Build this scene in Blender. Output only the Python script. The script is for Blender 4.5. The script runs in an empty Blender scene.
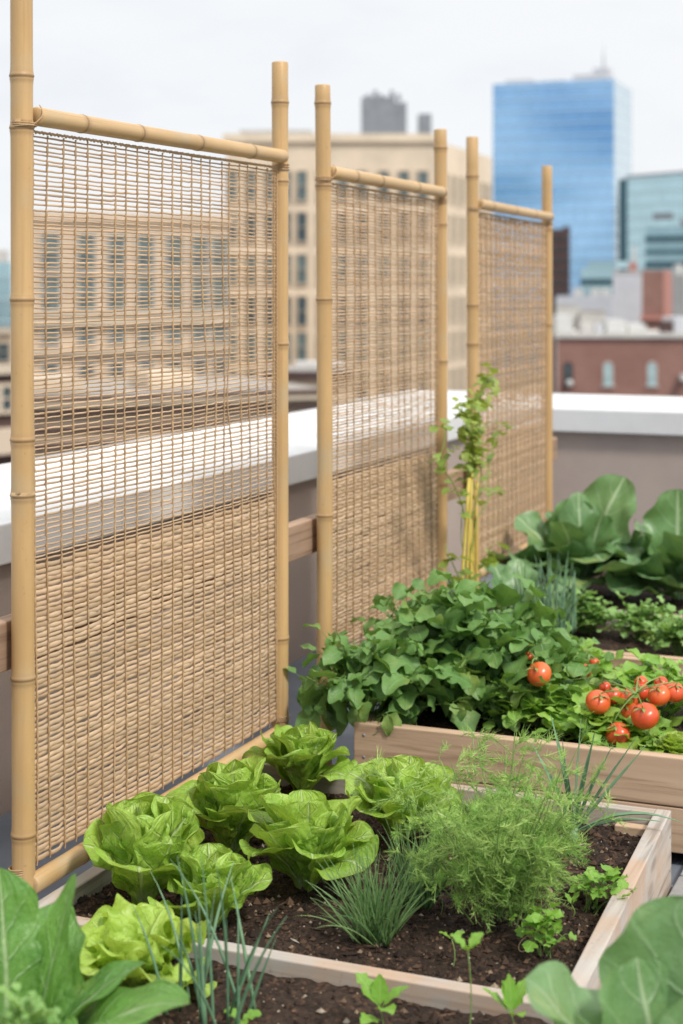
import bpy, math, random
import numpy as np
from mathutils import Vector, noise as mn
R = random.Random(7)
NR = np.random.RandomState(7)
PI = math.pi
rad = math.radians
scene = bpy.context.scene
COL = scene.collection

# ------------------------------------------------------------------ camera frame (plain world maths)
EYE, F, HZ = 1.48, 1620.0, 285.0
RT = math.atan2(0.38173, 0.92428)   # world azimuth of the camera's right
CA, SA = 0.92428, 0.38173          # the camera looks 22.44 degrees to the left of +Y
def cw(xc, z, h=0.0):
    return (CA*xc - SA*z, SA*xc + CA*z, h)
def on_h(px, py, h):
    z = (EYE-h)*F/(py-HZ); return cw((px-341.5)/F*z, z, h)
def on_x(px, py, X):
    r = (px-341.5)/F; z = X/(CA*r-SA); p = cw(r*z, z); return (p[0], p[1], EYE-(py-HZ)/F*z)
def on_y(px, py, Y):
    r = (px-341.5)/F; z = Y/(SA*r+CA); p = cw(r*z, z); return (p[0], p[1], EYE-(py-HZ)/F*z)
def on_z(px, py, z):
    p = cw((px-341.5)/F*z, z); return (p[0], p[1], EYE-(py-HZ)/F*z)

# ------------------------------------------------------------------ mesh builder
class MB:
    def __init__(s): s.V=[]; s.L=[]; s.Q=[]; s.T=[]; s.n=0
    def add(s, V, lc, quads=None, tris=None):
        V=np.asarray(V,dtype=np.float64).reshape(-1,3); lc=np.asarray(lc,dtype=np.float64).reshape(-1,3)
        s.V.append(V); s.L.append(lc)
        if quads is not None and len(quads): s.Q.append(np.asarray(quads,dtype=np.int64).reshape(-1,4)+s.n)
        if tris is not None and len(tris): s.T.append(np.asarray(tris,dtype=np.int64).reshape(-1,3)+s.n)
        s.n+=len(V)
    def mesh(s, name, o=(0,0,0), smooth=True):
        V=np.concatenate(s.V)-np.asarray(o,dtype=np.float64); L=np.concatenate(s.L)
        Q=np.concatenate(s.Q) if s.Q else np.zeros((0,4),int); T=np.concatenate(s.T) if s.T else np.zeros((0,3),int)
        me=bpy.data.meshes.new(name)
        me.vertices.add(len(V)); me.vertices.foreach_set('co', V.astype(np.float32).ravel())
        nl=len(Q)*4+len(T)*3; me.loops.add(nl)
        me.loops.foreach_set('vertex_index', np.concatenate([Q.ravel(),T.ravel()]).astype(np.int32))
        me.polygons.add(len(Q)+len(T))
        me.polygons.foreach_set('loop_start', np.concatenate([np.arange(len(Q))*4, len(Q)*4+np.arange(len(T))*3]).astype(np.int32))
        me.update(calc_edges=True); me.validate()
        a=me.attributes.new('lc','FLOAT_VECTOR','POINT'); a.data.foreach_set('vector', L.astype(np.float32).ravel())
        me.polygons.foreach_set('use_smooth', np.full(len(me.polygons), smooth))
        return me
ORG={}
def finish(name, me, mat, parent=None, loc=None):
    o=bpy.data.objects.new(name, me); COL.objects.link(o)
    if mat is not None and not me.materials: me.materials.append(mat)
    if parent is not None: o.parent=parent
    if loc is not None: o.location=loc
    return o
def build(name, mb, mat, parent=None, o=None, smooth=True, bevel=0):
    """mb holds world coordinates; the object's origin is its parent's origin, or o."""
    org = ORG[parent.name] if parent is not None else (o if o is not None else (0,0,0))
    ob=finish(name, mb.mesh(name, org, smooth), mat, parent)
    if parent is None: ob.location=org
    ORG[ob.name]=org
    if bevel:
        b=ob.modifiers.new('edge','BEVEL'); b.width=bevel; b.segments=2; b.limit_method='ANGLE'
    return ob
def tag(o, label=None, cat=None, group=None, kind=None):
    if label: o['label']=label
    if cat: o['category']=cat
    if group: o['group']=group
    if kind: o['kind']=kind
    return o
def thing(name, loc, label, cat, group=None):
    o=bpy.data.objects.new(name,None); COL.objects.link(o); o.location=loc; o.empty_display_size=.1
    ORG[o.name]=tuple(loc); return tag(o,label,cat,group)

QB=np.array([[0,3,2,1],[4,5,6,7],[0,1,5,4],[1,2,6,5],[2,3,7,6],[3,0,4,7]])
def box(mb, c, s, rz=0, rnd=None, ax=None):
    """box centre c, size s, rotated rz about z."""
    s=np.asarray(s)/2.0
    P=np.array([[-1,-1,-1],[1,-1,-1],[1,1,-1],[-1,1,-1],[-1,-1,1],[1,-1,1],[1,1,1],[-1,1,1]])*s
    lc=P.copy(); lc[:,2]=R.random() if rnd is None else rnd
    cr,sr=math.cos(rz),math.sin(rz)
    W=np.stack([P[:,0]*cr-P[:,1]*sr, P[:,0]*sr+P[:,1]*cr, P[:,2]],1)+np.asarray(c)
    mb.add(W, lc, QB)
def tube(mb, pts, rs, n=7, rnd=0.5, cap=True, sx=1.0):
    pts=np.asarray(pts,dtype=float); m=len(pts); rs=np.broadcast_to(np.asarray(rs,dtype=float),(m,))
    T=np.gradient(pts,axis=0); T/=np.linalg.norm(T,axis=1)[:,None]+1e-12
    t0=T[0]; ref=np.array([0,0,1.0]) if abs(t0[2])<.9 else np.array([1.0,0,0])
    U=np.zeros_like(T); u=np.cross(ref,t0); u/=np.linalg.norm(u)
    for i in range(m):
        u=u-T[i]*np.dot(u,T[i]); u/=np.linalg.norm(u)+1e-12; U[i]=u
    W=np.cross(T,U)
    a=np.arange(n)*2*PI/n
    V=pts[:,None,:]+rs[:,None,None]*(np.cos(a)[None,:,None]*U[:,None,:]*sx+np.sin(a)[None,:,None]*W[:,None,:])
    d=np.concatenate([[0],np.cumsum(np.linalg.norm(np.diff(pts,axis=0),axis=1))])
    lc=np.zeros((m,n,3)); lc[:,:,0]=np.sin(a)[None]; lc[:,:,1]=d[:,None]; lc[:,:,2]=rnd
    i=np.arange(m-1)[:,None]*n; j=np.arange(n)[None]; k=(j+1)%n
    q=np.stack([i+j,i+k,i+n+k,i+n+j],-1).reshape(-1,4)
    V=V.reshape(-1,3); lc=lc.reshape(-1,3); tris=None
    if cap:
        V=np.concatenate([V,pts[:1],pts[-1:]]); lc=np.concatenate([lc,[[0,0,rnd],[0,d[-1],rnd]]])
        b=m*n; jj=np.arange(n); kk=(jj+1)%n
        tris=np.concatenate([np.stack([np.full(n,b),kk,jj],1), np.stack([np.full(n,b+1),(m-1)*n+jj,(m-1)*n+kk],1)])
    mb.add(V,lc,q,tris)

# ------------------------------------------------------------------ node materials
def newmat(name):
    m=bpy.data.materials.new(name); m.use_nodes=True; nt=m.node_tree; nt.nodes.clear()
    out=nt.nodes.new('ShaderNodeOutputMaterial'); return m,nt,out
class G:
    def __init__(s,nt): s.nt=nt
    def n(s,t,ins=None,**kw):
        nd=s.nt.nodes.new(t)
        for k,v in kw.items(): setattr(nd,k,v)
        for k,v in (ins or {}).items():
            if isinstance(v,bpy.types.NodeSocket): s.nt.links.new(v,nd.inputs[k])
            else: nd.inputs[k].default_value=v
        return nd
    def math(s,op,a,b=0.0,c=None,clamp=False):
        d={0:a,1:b}
        if c is not None: d[2]=c
        return s.n('ShaderNodeMath',d,operation=op,use_clamp=clamp).outputs[0]
    def mix(s,f,a,b,bt='MIX'):
        nd=s.nt.nodes.new('ShaderNodeMix'); nd.data_type='RGBA'; nd.blend_type=bt
        for k,v in ((0,f),(6,a),(7,b)):
            if isinstance(v,bpy.types.NodeSocket): s.nt.links.new(v,nd.inputs[k])
            else: nd.inputs[k].default_value=v if k==0 else (v[0],v[1],v[2],1)
        return nd.outputs[2]
    def noise(s,vec,scale,detail=4,rough=.55,dist=0):
        d={'Scale':scale,'Detail':detail,'Roughness':rough,'Distortion':dist}
        if vec is not None: d['Vector']=vec
        return s.n('ShaderNodeTexNoise',d)
    def ramp(s,f,stops):
        nd=s.nt.nodes.new('ShaderNodeValToRGB'); cr=nd.color_ramp
        while len(cr.elements)<len(stops): cr.elements.new(.5)
        for e,(p,c) in zip(cr.elements,stops):
            e.position=p; e.color=(c,c,c,1) if not hasattr(c,'__len__') else (c[0],c[1],c[2],1)
        s.nt.links.new(f,nd.inputs[0]); return nd.outputs[0]
    def smooth(s,v,a,b):
        return s.n('ShaderNodeMapRange',{0:v,1:a,2:b,3:0.0,4:1.0},interpolation_type='SMOOTHSTEP').outputs[0]
    def lc(s):
        a=s.n('ShaderNodeAttribute',attribute_name='lc'); x=s.n('ShaderNodeSeparateXYZ',{0:a.outputs['Vector']})
        return a.outputs['Vector'],x.outputs[0],x.outputs[1],x.outputs[2]
    def map(s,vec,scale): return s.n('ShaderNodeMapping',{'Vector':vec,'Scale':scale}).outputs[0]
    def obj(s): return s.n('ShaderNodeTexCoord').outputs['Object']
    def bump(s,h,st,dist): return s.n('ShaderNodeBump',{'Height':h,'Strength':st,'Distance':dist}).outputs[0]

def mat_leaf(name, dark, light, vein, transl=.28, rough=.42, nvein=7, slope=1.1, veinw=.10, blister=0.0, bscale=6, vfac=.55, spec=.5, vbump=.35, edge=None, bd=.004, base=0):
    m,nt,out=newmat(name); g=G(nt); v,s,t,r=g.lc()
    sa=g.math('ABSOLUTE',s)
    mid=g.math('SUBTRACT',1.0,g.smooth(sa,.015,.09))
    ph=g.math('SUBTRACT',g.math('MULTIPLY',t,float(nvein)),g.math('MULTIPLY',sa,slope))
    wv=g.noise(v,2.2,2,.5); ph=g.math('ADD',ph,g.math('MULTIPLY',wv.outputs[0],.5))
    tri=g.math('PINGPONG',ph,.5)
    if base: mid=g.math('MAXIMUM',mid,g.math('MULTIPLY',g.math('SUBTRACT',1.0,g.smooth(t,base*.45,base)),g.math('SUBTRACT',1.0,g.smooth(sa,.3,.9))))
    side=g.math('SUBTRACT',1.0,g.smooth(tri,.0,veinw))
    side=g.math('MULTIPLY',side,g.math('SUBTRACT',1.0,g.math('MULTIPLY',sa,.75)))
    vm=g.math('MAXIMUM',mid,g.math('MULTIPLY',side,.6))
    ob=g.obj(); n1=g.noise(ob,18,3,.6); n2=g.noise(ob,160,3,.6)
    f=g.math('ADD',g.math('MULTIPLY',r,.6),g.math('MULTIPLY',g.math('SUBTRACT',n1.outputs[0],.5),1.2)); f=g.math('ADD',f,.15,clamp=True)
    c=g.mix(f,dark,light)
    c=g.mix(g.math('MULTIPLY',g.smooth(n2.outputs[0],.45,.75),.28),c,[x*.6 for x in dark])
    ylw=g.noise(ob,5.5,3,.6); c=g.mix(g.math('MULTIPLY',g.smooth(ylw.outputs[0],.54,.70),.32),c,(.50,.48,.10)); spt=g.noise(ob,75,2,.5); c=g.mix(g.math('MULTIPLY',g.smooth(spt.outputs[0],.70,.76),.45),c,(.30,.22,.09))
    if edge: c=g.mix(g.math('MULTIPLY',g.smooth(sa,.75,1.0),.5),c,edge)
    c=g.mix(g.math('MULTIPLY',vm,vfac),c,vein)
    h=g.math('MULTIPLY',vm,-.9)
    if blister:
        vo=g.n('ShaderNodeTexVoronoi',{'Vector':g.n('ShaderNodeVectorMath',{0:v,1:g.n('ShaderNodeVectorMath',{0:wv.outputs['Color'],'Scale':.35},operation='SCALE').outputs[0]},operation='ADD').outputs[0],'Scale':bscale},feature='SMOOTH_F1')
        h=g.math('ADD',h,g.math('MULTIPLY',vo.outputs[0],-blister))
        h=g.math('ADD',h,g.math('MULTIPLY',g.noise(ob,60,2,.5).outputs[0],blister))
    h=g.math('ADD',h,g.math('MULTIPLY',n2.outputs[0],.25))
    nm=g.bump(h,vbump,bd)
    p=g.n('ShaderNodeBsdfPrincipled',{'Base Color':c,'Roughness':rough,'Normal':nm,'Specular IOR Level':spec})
    tc=g.mix(.5,c,[min(1,light[0]*1.6),min(1,light[1]*1.5),light[2]*.6])
    tr=g.n('ShaderNodeBsdfTranslucent',{'Color':tc,'Normal':nm})
    mx=g.n('ShaderNodeMixShader',{0:transl,1:p.outputs[0],2:tr.outputs[0]})
    nt.links.new(mx.outputs[0],out.inputs[0]); return m
def mat_plain(name, col, rough=.6, col2=None, nscale=8, bump=0, bscale=60, metal=0, spec=.5, stretch=(1,1,1), bdist=.002):
    m,nt,out=newmat(name); g=G(nt); ob=g.map(g.obj(),stretch); n=g.noise(ob,nscale,5,.6)
    c=g.mix(g.smooth(n.outputs[0],.3,.7),col,col2 or [x*.8 for x in col])
    d={'Base Color':c,'Roughness':rough,'Metallic':metal,'Specular IOR Level':spec}
    if bump: d['Normal']=g.bump(g.noise(ob,bscale,4,.6).outputs[0],bump,bdist)
    p=g.n('ShaderNodeBsdfPrincipled',d); nt.links.new(p.outputs[0],out.inputs[0]); return m
def mat_wood(name, c1, c2, c3, axis, rough=.75, weather=0, gap=.5):
    m,nt,out=newmat(name); g=G(nt); st=[26,26,26]; st[axis]=1.1; st2=[9,9,9]; st2[axis]=.6
    o=g.obj(); a=g.noise(g.map(o,st),1.6,6,.62,.4); b=g.noise(g.map(o,st2),1.3,4,.6,1.5); cc=g.noise(o,3.5,4,.6)
    c=g.mix(g.smooth(b.outputs[0],.3,.7),c1,c2); c=g.mix(g.smooth(a.outputs[0],.48,.72),c,c3)
    # knots
    kv=g.n('ShaderNodeTexVoronoi',{'Vector':g.map(o,[7 if i!=axis else 2.2 for i in range(3)]),'Scale':1.0})
    c=g.mix(g.math('MULTIPLY',g.math('SUBTRACT',1.0,g.smooth(kv.outputs[0],.04,.13)),.5),c,[x*.5 for x in c3])
    if weather:
        c=g.mix(g.math('MULTIPLY',g.smooth(cc.outputs[0],.42,.65),weather),c,(.50,.30,.17))
        c=g.mix(g.math('MULTIPLY',g.smooth(g.noise(o,55,4,.7).outputs[0],.6,.72),.35),c,(.12,.09,.07))
    nm=g.bump(a.outputs[0],.5,.002)
    p=g.n('ShaderNodeBsdfPrincipled',{'Base Color':c,'Roughness':rough,'Normal':nm,'Specular IOR Level':.25}); nt.links.new(p.outputs[0],out.inputs[0]); return m
def mat_bamboo(name, c1, c2, dirt, axis):
    m,nt,out=newmat(name); g=G(nt); v,s,t,r=g.lc(); o=g.obj(); st=[70,70,70]; st[axis]=1.2; st2=[9,9,9]; st2[axis]=2.2
    a=g.noise(g.map(o,st),1.2,4,.6); b=g.noise(g.map(o,st2),1,4,.6)
    c=g.mix(g.smooth(b.outputs[0],.3,.72),c1,c2); c=g.mix(g.math('MULTIPLY',g.smooth(a.outputs[0],.5,.75),.45),c,[x*.72 for x in c1])
    seg=g.noise(g.map(o,[3,3,3]),1.5,3,.6); c=g.mix(g.math('MULTIPLY',g.smooth(seg.outputs[0],.48,.7),.55),c,(.46,.37,.23)); c=g.mix(g.math('MULTIPLY',g.smooth(g.noise(g.map(o,[x*.35 for x in st]),1.0,5,.7).outputs[0],.58,.66),.4),c,(.33,.20,.09))
    spk=g.noise(o,90,3,.6); c=g.mix(g.math('MULTIPLY',g.smooth(spk.outputs[0],.66,.75),.35),c,dirt)
    c=g.mix(g.math('MULTIPLY',r,.62),c,dirt)        # r marks the node scars
    nm=g.bump(a.outputs[0],.25,.001)
    p=g.n('ShaderNodeBsdfPrincipled',{'Base Color':c,'Roughness':.42,'Normal':nm,'Specular IOR Level':.4}); nt.links.new(p.outputs[0],out.inputs[0]); return m
def mat_attr(name, cA, cB, rough=.7, nscale=40, bump=.2, transl=0, spec=.4, stretch=(1,1,1), lo=.15):
    """colour runs from cA to cB with the piece's own random number"""
    m,nt,out=newmat(name); g=G(nt); v,s,t,r=g.lc(); n=g.noise(g.map(g.obj(),stretch),nscale,4,.6)
    c=g.mix(r,cA,cB); c=g.mix(g.math('MULTIPLY',g.smooth(n.outputs[0],.4,.7),.45),c,[x*.62 for x in cA])
    nm=g.bump(n.outputs[0],bump,.002)
    p=g.n('ShaderNodeBsdfPrincipled',{'Base Color':c,'Roughness':rough,'Normal':nm,'Specular IOR Level':spec})
    if transl:
        tr=g.n('ShaderNodeBsdfTranslucent',{'Color':c}); mx=g.n('ShaderNodeMixShader',{0:transl,1:p.outputs[0],2:tr.outputs[0]}); nt.links.new(mx.outputs[0],out.inputs[0])
    else: nt.links.new(p.outputs[0],out.inputs[0])
    return m

M={}
M['bamboo_v']=mat_bamboo('bamboo_upright',(.60,.385,.175),(.49,.305,.13),(.20,.11,.05),2)
M['bamboo_h']=mat_bamboo('bamboo_rail',(.59,.395,.195),(.47,.30,.135),(.20,.11,.05),1)
M['reed']=mat_attr('split_reed',(.80,.60,.40),(.58,.41,.25),.6,30,.3,.3,.3,(1,.15,1))
M['cord']=mat_attr('twisted_cord',(.56,.38,.21),(.42,.27,.14),.9,220,.5)
M['coping']=mat_plain('white_coping',(.70,.70,.69),.55,(.62,.62,.61),2.5,.1,90)
M['parapet']=mat_plain('taupe_stucco',(.42,.345,.295),.85,(.37,.30,.26),3,.35,140,bdist=.003)
M['roof_membrane']=mat_plain('roof_membrane',(.17,.19,.22),.8,(.13,.145,.17),4,.3,60)
M['paver']=mat_plain('concrete_paver',(.30,.29,.28),.85,(.22,.215,.21),12,.4,80)
M['woodW_x']=mat_wood('weathered_board_x',(.48,.44,.395),(.39,.355,.315),(.25,.22,.195),0,weather=.6)
M['woodW_y']=mat_wood('weathered_board_y',(.52,.48,.43),(.42,.38,.34),(.26,.23,.20),1,weather=.55)
M['woodC_x']=mat_wood('cedar_board_x',(.56,.40,.27),(.47,.33,.215),(.35,.23,.145),0)
M['woodC_y']=mat_wood('cedar_board_y',(.56,.40,.27),(.47,.33,.215),(.35,.23,.145),1)
M['beam']=mat_wood('aged_beam',(.40,.27,.18),(.31,.20,.135),(.20,.125,.08),1)
M['lettuce']=mat_leaf('lettuce_leaf',(.24,.43,.045),(.47,.64,.13),(.66,.76,.40),.26,.36,7,1.6,.10,.9,9,.60,vbump=.8,bd=.006,base=.3)
M['lettuce_pale']=mat_leaf('pale_lettuce_leaf',(.36,.54,.08),(.52,.66,.15),(.55,.68,.25),.32,.4,8,1.6,.07,1.2,6,.35,vbump=.75)
M['bean']=mat_leaf('bean_leaf',(.10,.225,.052),(.225,.395,.105),(.26,.42,.16),.24,.5,6,1.2,.08,.4,5,.4)
M['low']=mat_leaf('low_green_leaf',(.19,.39,.055),(.38,.58,.11),(.30,.48,.15),.3,.42,5,1.2,.09,.5,5,.4)
M['cabbage']=mat_leaf('cabbage_leaf',(.10,.22,.075),(.21,.36,.14),(.50,.62,.38),.2,.36,6,1.5,.06,.5,4,.8,edge=(.16,.30,.12),base=.34)
M['collard']=mat_leaf('collard_leaf',(.13,.26,.10),(.22,.37,.15),(.44,.56,.34),.24,.42,6,1.5,.10,.6,5,.75,vbump=.6,bd=.007)
M['chard']=mat_leaf('broad_leaf',(.10,.26,.05),(.22,.42,.09),(.48,.62,.32),.3,.42,8,1.5,.09,.8,8,.7,vbump=.7,bd=.007)
M['parsley']=mat_leaf('parsley_leaf',(.18,.36,.09),(.34,.52,.16),(.2,.36,.1),.26,.5,4,1,.1,.3,5,.3)
M['seedling']=mat_leaf('seedling_leaf',(.19,.40,.05),(.30,.52,.08),(.42,.6,.2),.32,.42,5,1.2,.08,.4,5,.5)
M['vine']=mat_leaf('vine_leaf',(.16,.30,.06),(.42,.50,.10),(.34,.46,.15),.32,.45,5,1.2,.08,.3,5,.4)
M['dill']=mat_attr('dill_thread',(.24,.45,.085),(.46,.63,.17),.55,30,.0,.25)
M['chive']=mat_attr('chive_blade',(.12,.25,.075),(.26,.40,.15),.4,20,.0,.12)
M['leek']=mat_attr('leek_blade',(.12,.25,.14),(.23,.38,.21),.42,20,.1,.1)
M['stem']=mat_attr('green_stem',(.17,.30,.07),(.28,.40,.12),.5,30,.1,.1)
M['stem_yellow']=mat_attr('yellow_stake',(.62,.50,.10),(.52,.36,.09),.5,50,.2,0)
M['tomato']=mat_attr('tomato_skin',(.66,.06,.018),(.80,.19,.04),.3,9,.02,0,.6)
M['soil']=None
def mat_soil():
    m,nt,out=newmat('potting_soil'); g=G(nt); o=g.obj(); v,s,t,r=g.lc()
    n=g.noise(o,45,8,.75); vo=g.n('ShaderNodeTexVoronoi',{'Vector':o,'Scale':120.0}); n3=g.noise(o,6,3,.6)
    c=g.mix(g.smooth(n.outputs[0],.32,.7),(.018,.012,.009),(.075,.047,.032)); c=g.mix(g.math('MULTIPLY',g.smooth(n3.outputs[0],.45,.7),.5),c,(.03,.019,.014))
    sp=g.n('ShaderNodeSeparateColor',{0:vo.outputs['Color']})
    c=g.mix(g.math('MULTIPLY',g.math('GREATER_THAN',sp.outputs[0],.985),g.math('LESS_THAN',vo.outputs[0],.35)),c,(.38,.30,.22))
    c=g.mix(g.math('MULTIPLY',g.math('GREATER_THAN',sp.outputs[1],.90),.7),c,(.12,.065,.038))
    h=g.math('ADD',n.outputs[0],g.math('MULTIPLY',vo.outputs[0],-.6))
    p=g.n('ShaderNodeBsdfPrincipled',{'Base Color':c,'Roughness':.9,'Normal':g.bump(h,1.0,.008),'Specular IOR Level':.25}); nt.links.new(p.outputs[0],out.inputs[0]); return m
M['soil']=mat_soil()
def mat_crumb():
    m,nt,out=newmat('soil_crumb'); g=G(nt); v,s,t,r=g.lc()
    c=g.ramp(r,[(0,(.02,.013,.01)),(.6,(.06,.036,.024)),(.90,(.12,.07,.042)),(.97,(.30,.22,.15)),(1,(.45,.40,.33))])
    p=g.n('ShaderNodeBsdfPrincipled',{'Base Color':c,'Roughness':.85,'Specular IOR Level':.25}); nt.links.new(p.outputs[0],out.inputs[0]); return m
M['crumb']=mat_crumb()

# ------------------------------------------------------------------ rooftop setting
XS=-1.93                      # plane of the screens
XW=-2.60                      # inner face of the left parapet
YW=8.36                       # inner face of the far parapet
fl=MB(); box(fl,(2.0,3.0,-.15),(9.2,12.0,.30)); build('roof_floor',fl,M['roof_membrane'],smooth=False,o=(2,3,-.3)); tag(bpy.data.objects['roof_floor'],'dark grey roof membrane under the raised beds','floor',kind='structure')
pv=MB()
for i in range(6):
    for j in range(14):
        box(pv,(-.45+.61*i,-1.2+.61*j,.0175),(.60,.60,.035))
tag(build('paving',pv,M['paver'],smooth=False,o=(0,3,0),bevel=.004),'grey concrete paving slabs beside the raised beds','paving',kind='structure')

pw=MB(); box(pw,(XW-.35,2.9,-.3+.5),(.70,12.6,1.02)); ob=thing('parapet_wall',(XW-.35,3,-.3),'taupe rooftop parapet wall with white coping behind the bamboo screens','wall')
build('wall_face',pw,M['parapet'],ob,smooth=False)
XC=-2.555
cuts=[-3.3,-.6,1.9,4.4,6.9,YW-.05+.0]
for a,b in zip(cuts[:-1],cuts[1:]):
    cp=MB(); box(cp,(XC-.43,(a+b)/2,.767),(.86,b-a-.006,.115)); build('coping',cp,M['coping'],ob,smooth=False,bevel=.006)
pw=MB(); box(pw,(1.3,YW+.5,-.3+.5),(8.6,1.0,1.02)); ob=thing('parapet_wall',(1.3,YW+.5,-.3),'far taupe parapet wall with white coping below the brick building','wall')
build('wall_face',pw,M['parapet'],ob,smooth=False)
cuts=[-3.415,-1.42,.75,2.9,5.2]
for a,b in zip(cuts[:-1],cuts[1:]):
    cp=MB(); box(cp,((a+b)/2,YW-.05+.575,.770),(b-a-.006,1.15,.122)); build('coping',cp,M['coping'],ob,smooth=False,bevel=.006)

# the host building carrying this roof
hb=MB(); box(hb,(1.35,3.2,-12.9),(9.0,12.6,25.2)); 
tag(build('host_building',hb,M['parapet'],smooth=False,o=(1.35,3.2,-25.5)),'taupe building carrying the rooftop garden','building')

# timber beam along the back of the screens
bm_=MB(); box(bm_,(XS-.055,4.85,EYE-.765),(.045,5.1,.105))
tag(build('timber_beam',bm_,M['beam'],smooth=False,o=(XS-.055,4.85,EYE-.82),bevel=.004),'brown timber beam running low behind the bamboo posts','beam')

# ------------------------------------------------------------------ bamboo screens
def culm(mb, p0, p1, r, nodes, n=20, taper=0.0, seed=0, bulge=1.0):
    """bamboo pole from p0 to p1; nodes are distances along it"""
    p0=np.array(p0,float); p1=np.array(p1,float); L=np.linalg.norm(p1-p0); rr=random.Random(seed)
    ds={0.0,.003,L-.003,L}; 
    for k in range(int(L/.06)): ds.add(k*.06)
    for q in nodes:
        for e in (-.018,-.009,-.005,-.0022,0,.0022,.005,.010,.02): 
            if 0<q+e<L: ds.add(q+e)
    ds=sorted(ds); bow=rr.uniform(-.004,.004); bow2=rr.uniform(-.004,.004)
    pts=[];rs=[];sc=[]
    for d in ds:
        f=d/L; off=math.sin(PI*f)
        p=p0+(p1-p0)*f+np.array([bow*off,bow2*off,0]) ; pts.append(p)
        q=min([abs(d-x) for x in nodes] or [9]); s_=[(d-x) for x in nodes if abs(d-x)==q]
        k=r*(1-taper*f)
        if q<.022:
            k+= bulge*(.0020*math.exp(-(q/.006)**2)+ .0010*math.exp(-(q/.014)**2))
            if s_ and s_[0]<0 and q<.004: k-=.0016
        if d in(0.0,L): k-=.002
        rs.append(k); sc.append(1.0 if q<.0035 else (.35 if q<.012 else 0.0))
    b=mb.n; tube(mb,pts,rs,n); m=len(ds)
    l=mb.L[-1]; l[:m*n,2]=np.repeat(sc,n); l[m*n:,2]=.8
def lash(mb, c, r, n=3, w=.0022, ax='z'):
    for i in range(n):
        a=np.linspace(0,2*PI,21); z=(i-(n-1)/2)*w*1.9
        tl=R.uniform(-.003,.003)
        if ax=='z': P=np.stack([c[0]+r*np.cos(a),c[1]+r*np.sin(a),c[2]+z+tl*np.cos(a)],1)
        tube(mb,P,w*.8,5,R.random(),False)
def mat_rows(zt,zb,zs,up,dn,uh=.0045,cv=.88):
    rows=[];z=zt
    while z>zs: rows.append((z,uh)); z-=up*R.uniform(.86,1.14)
    z=zs; rows.append((z+.001,.0048))
    z-=dn
    while z>zb: rows.append((z,dn*cv)); z-=dn*R.uniform(.93,1.07)
    return rows
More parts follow.
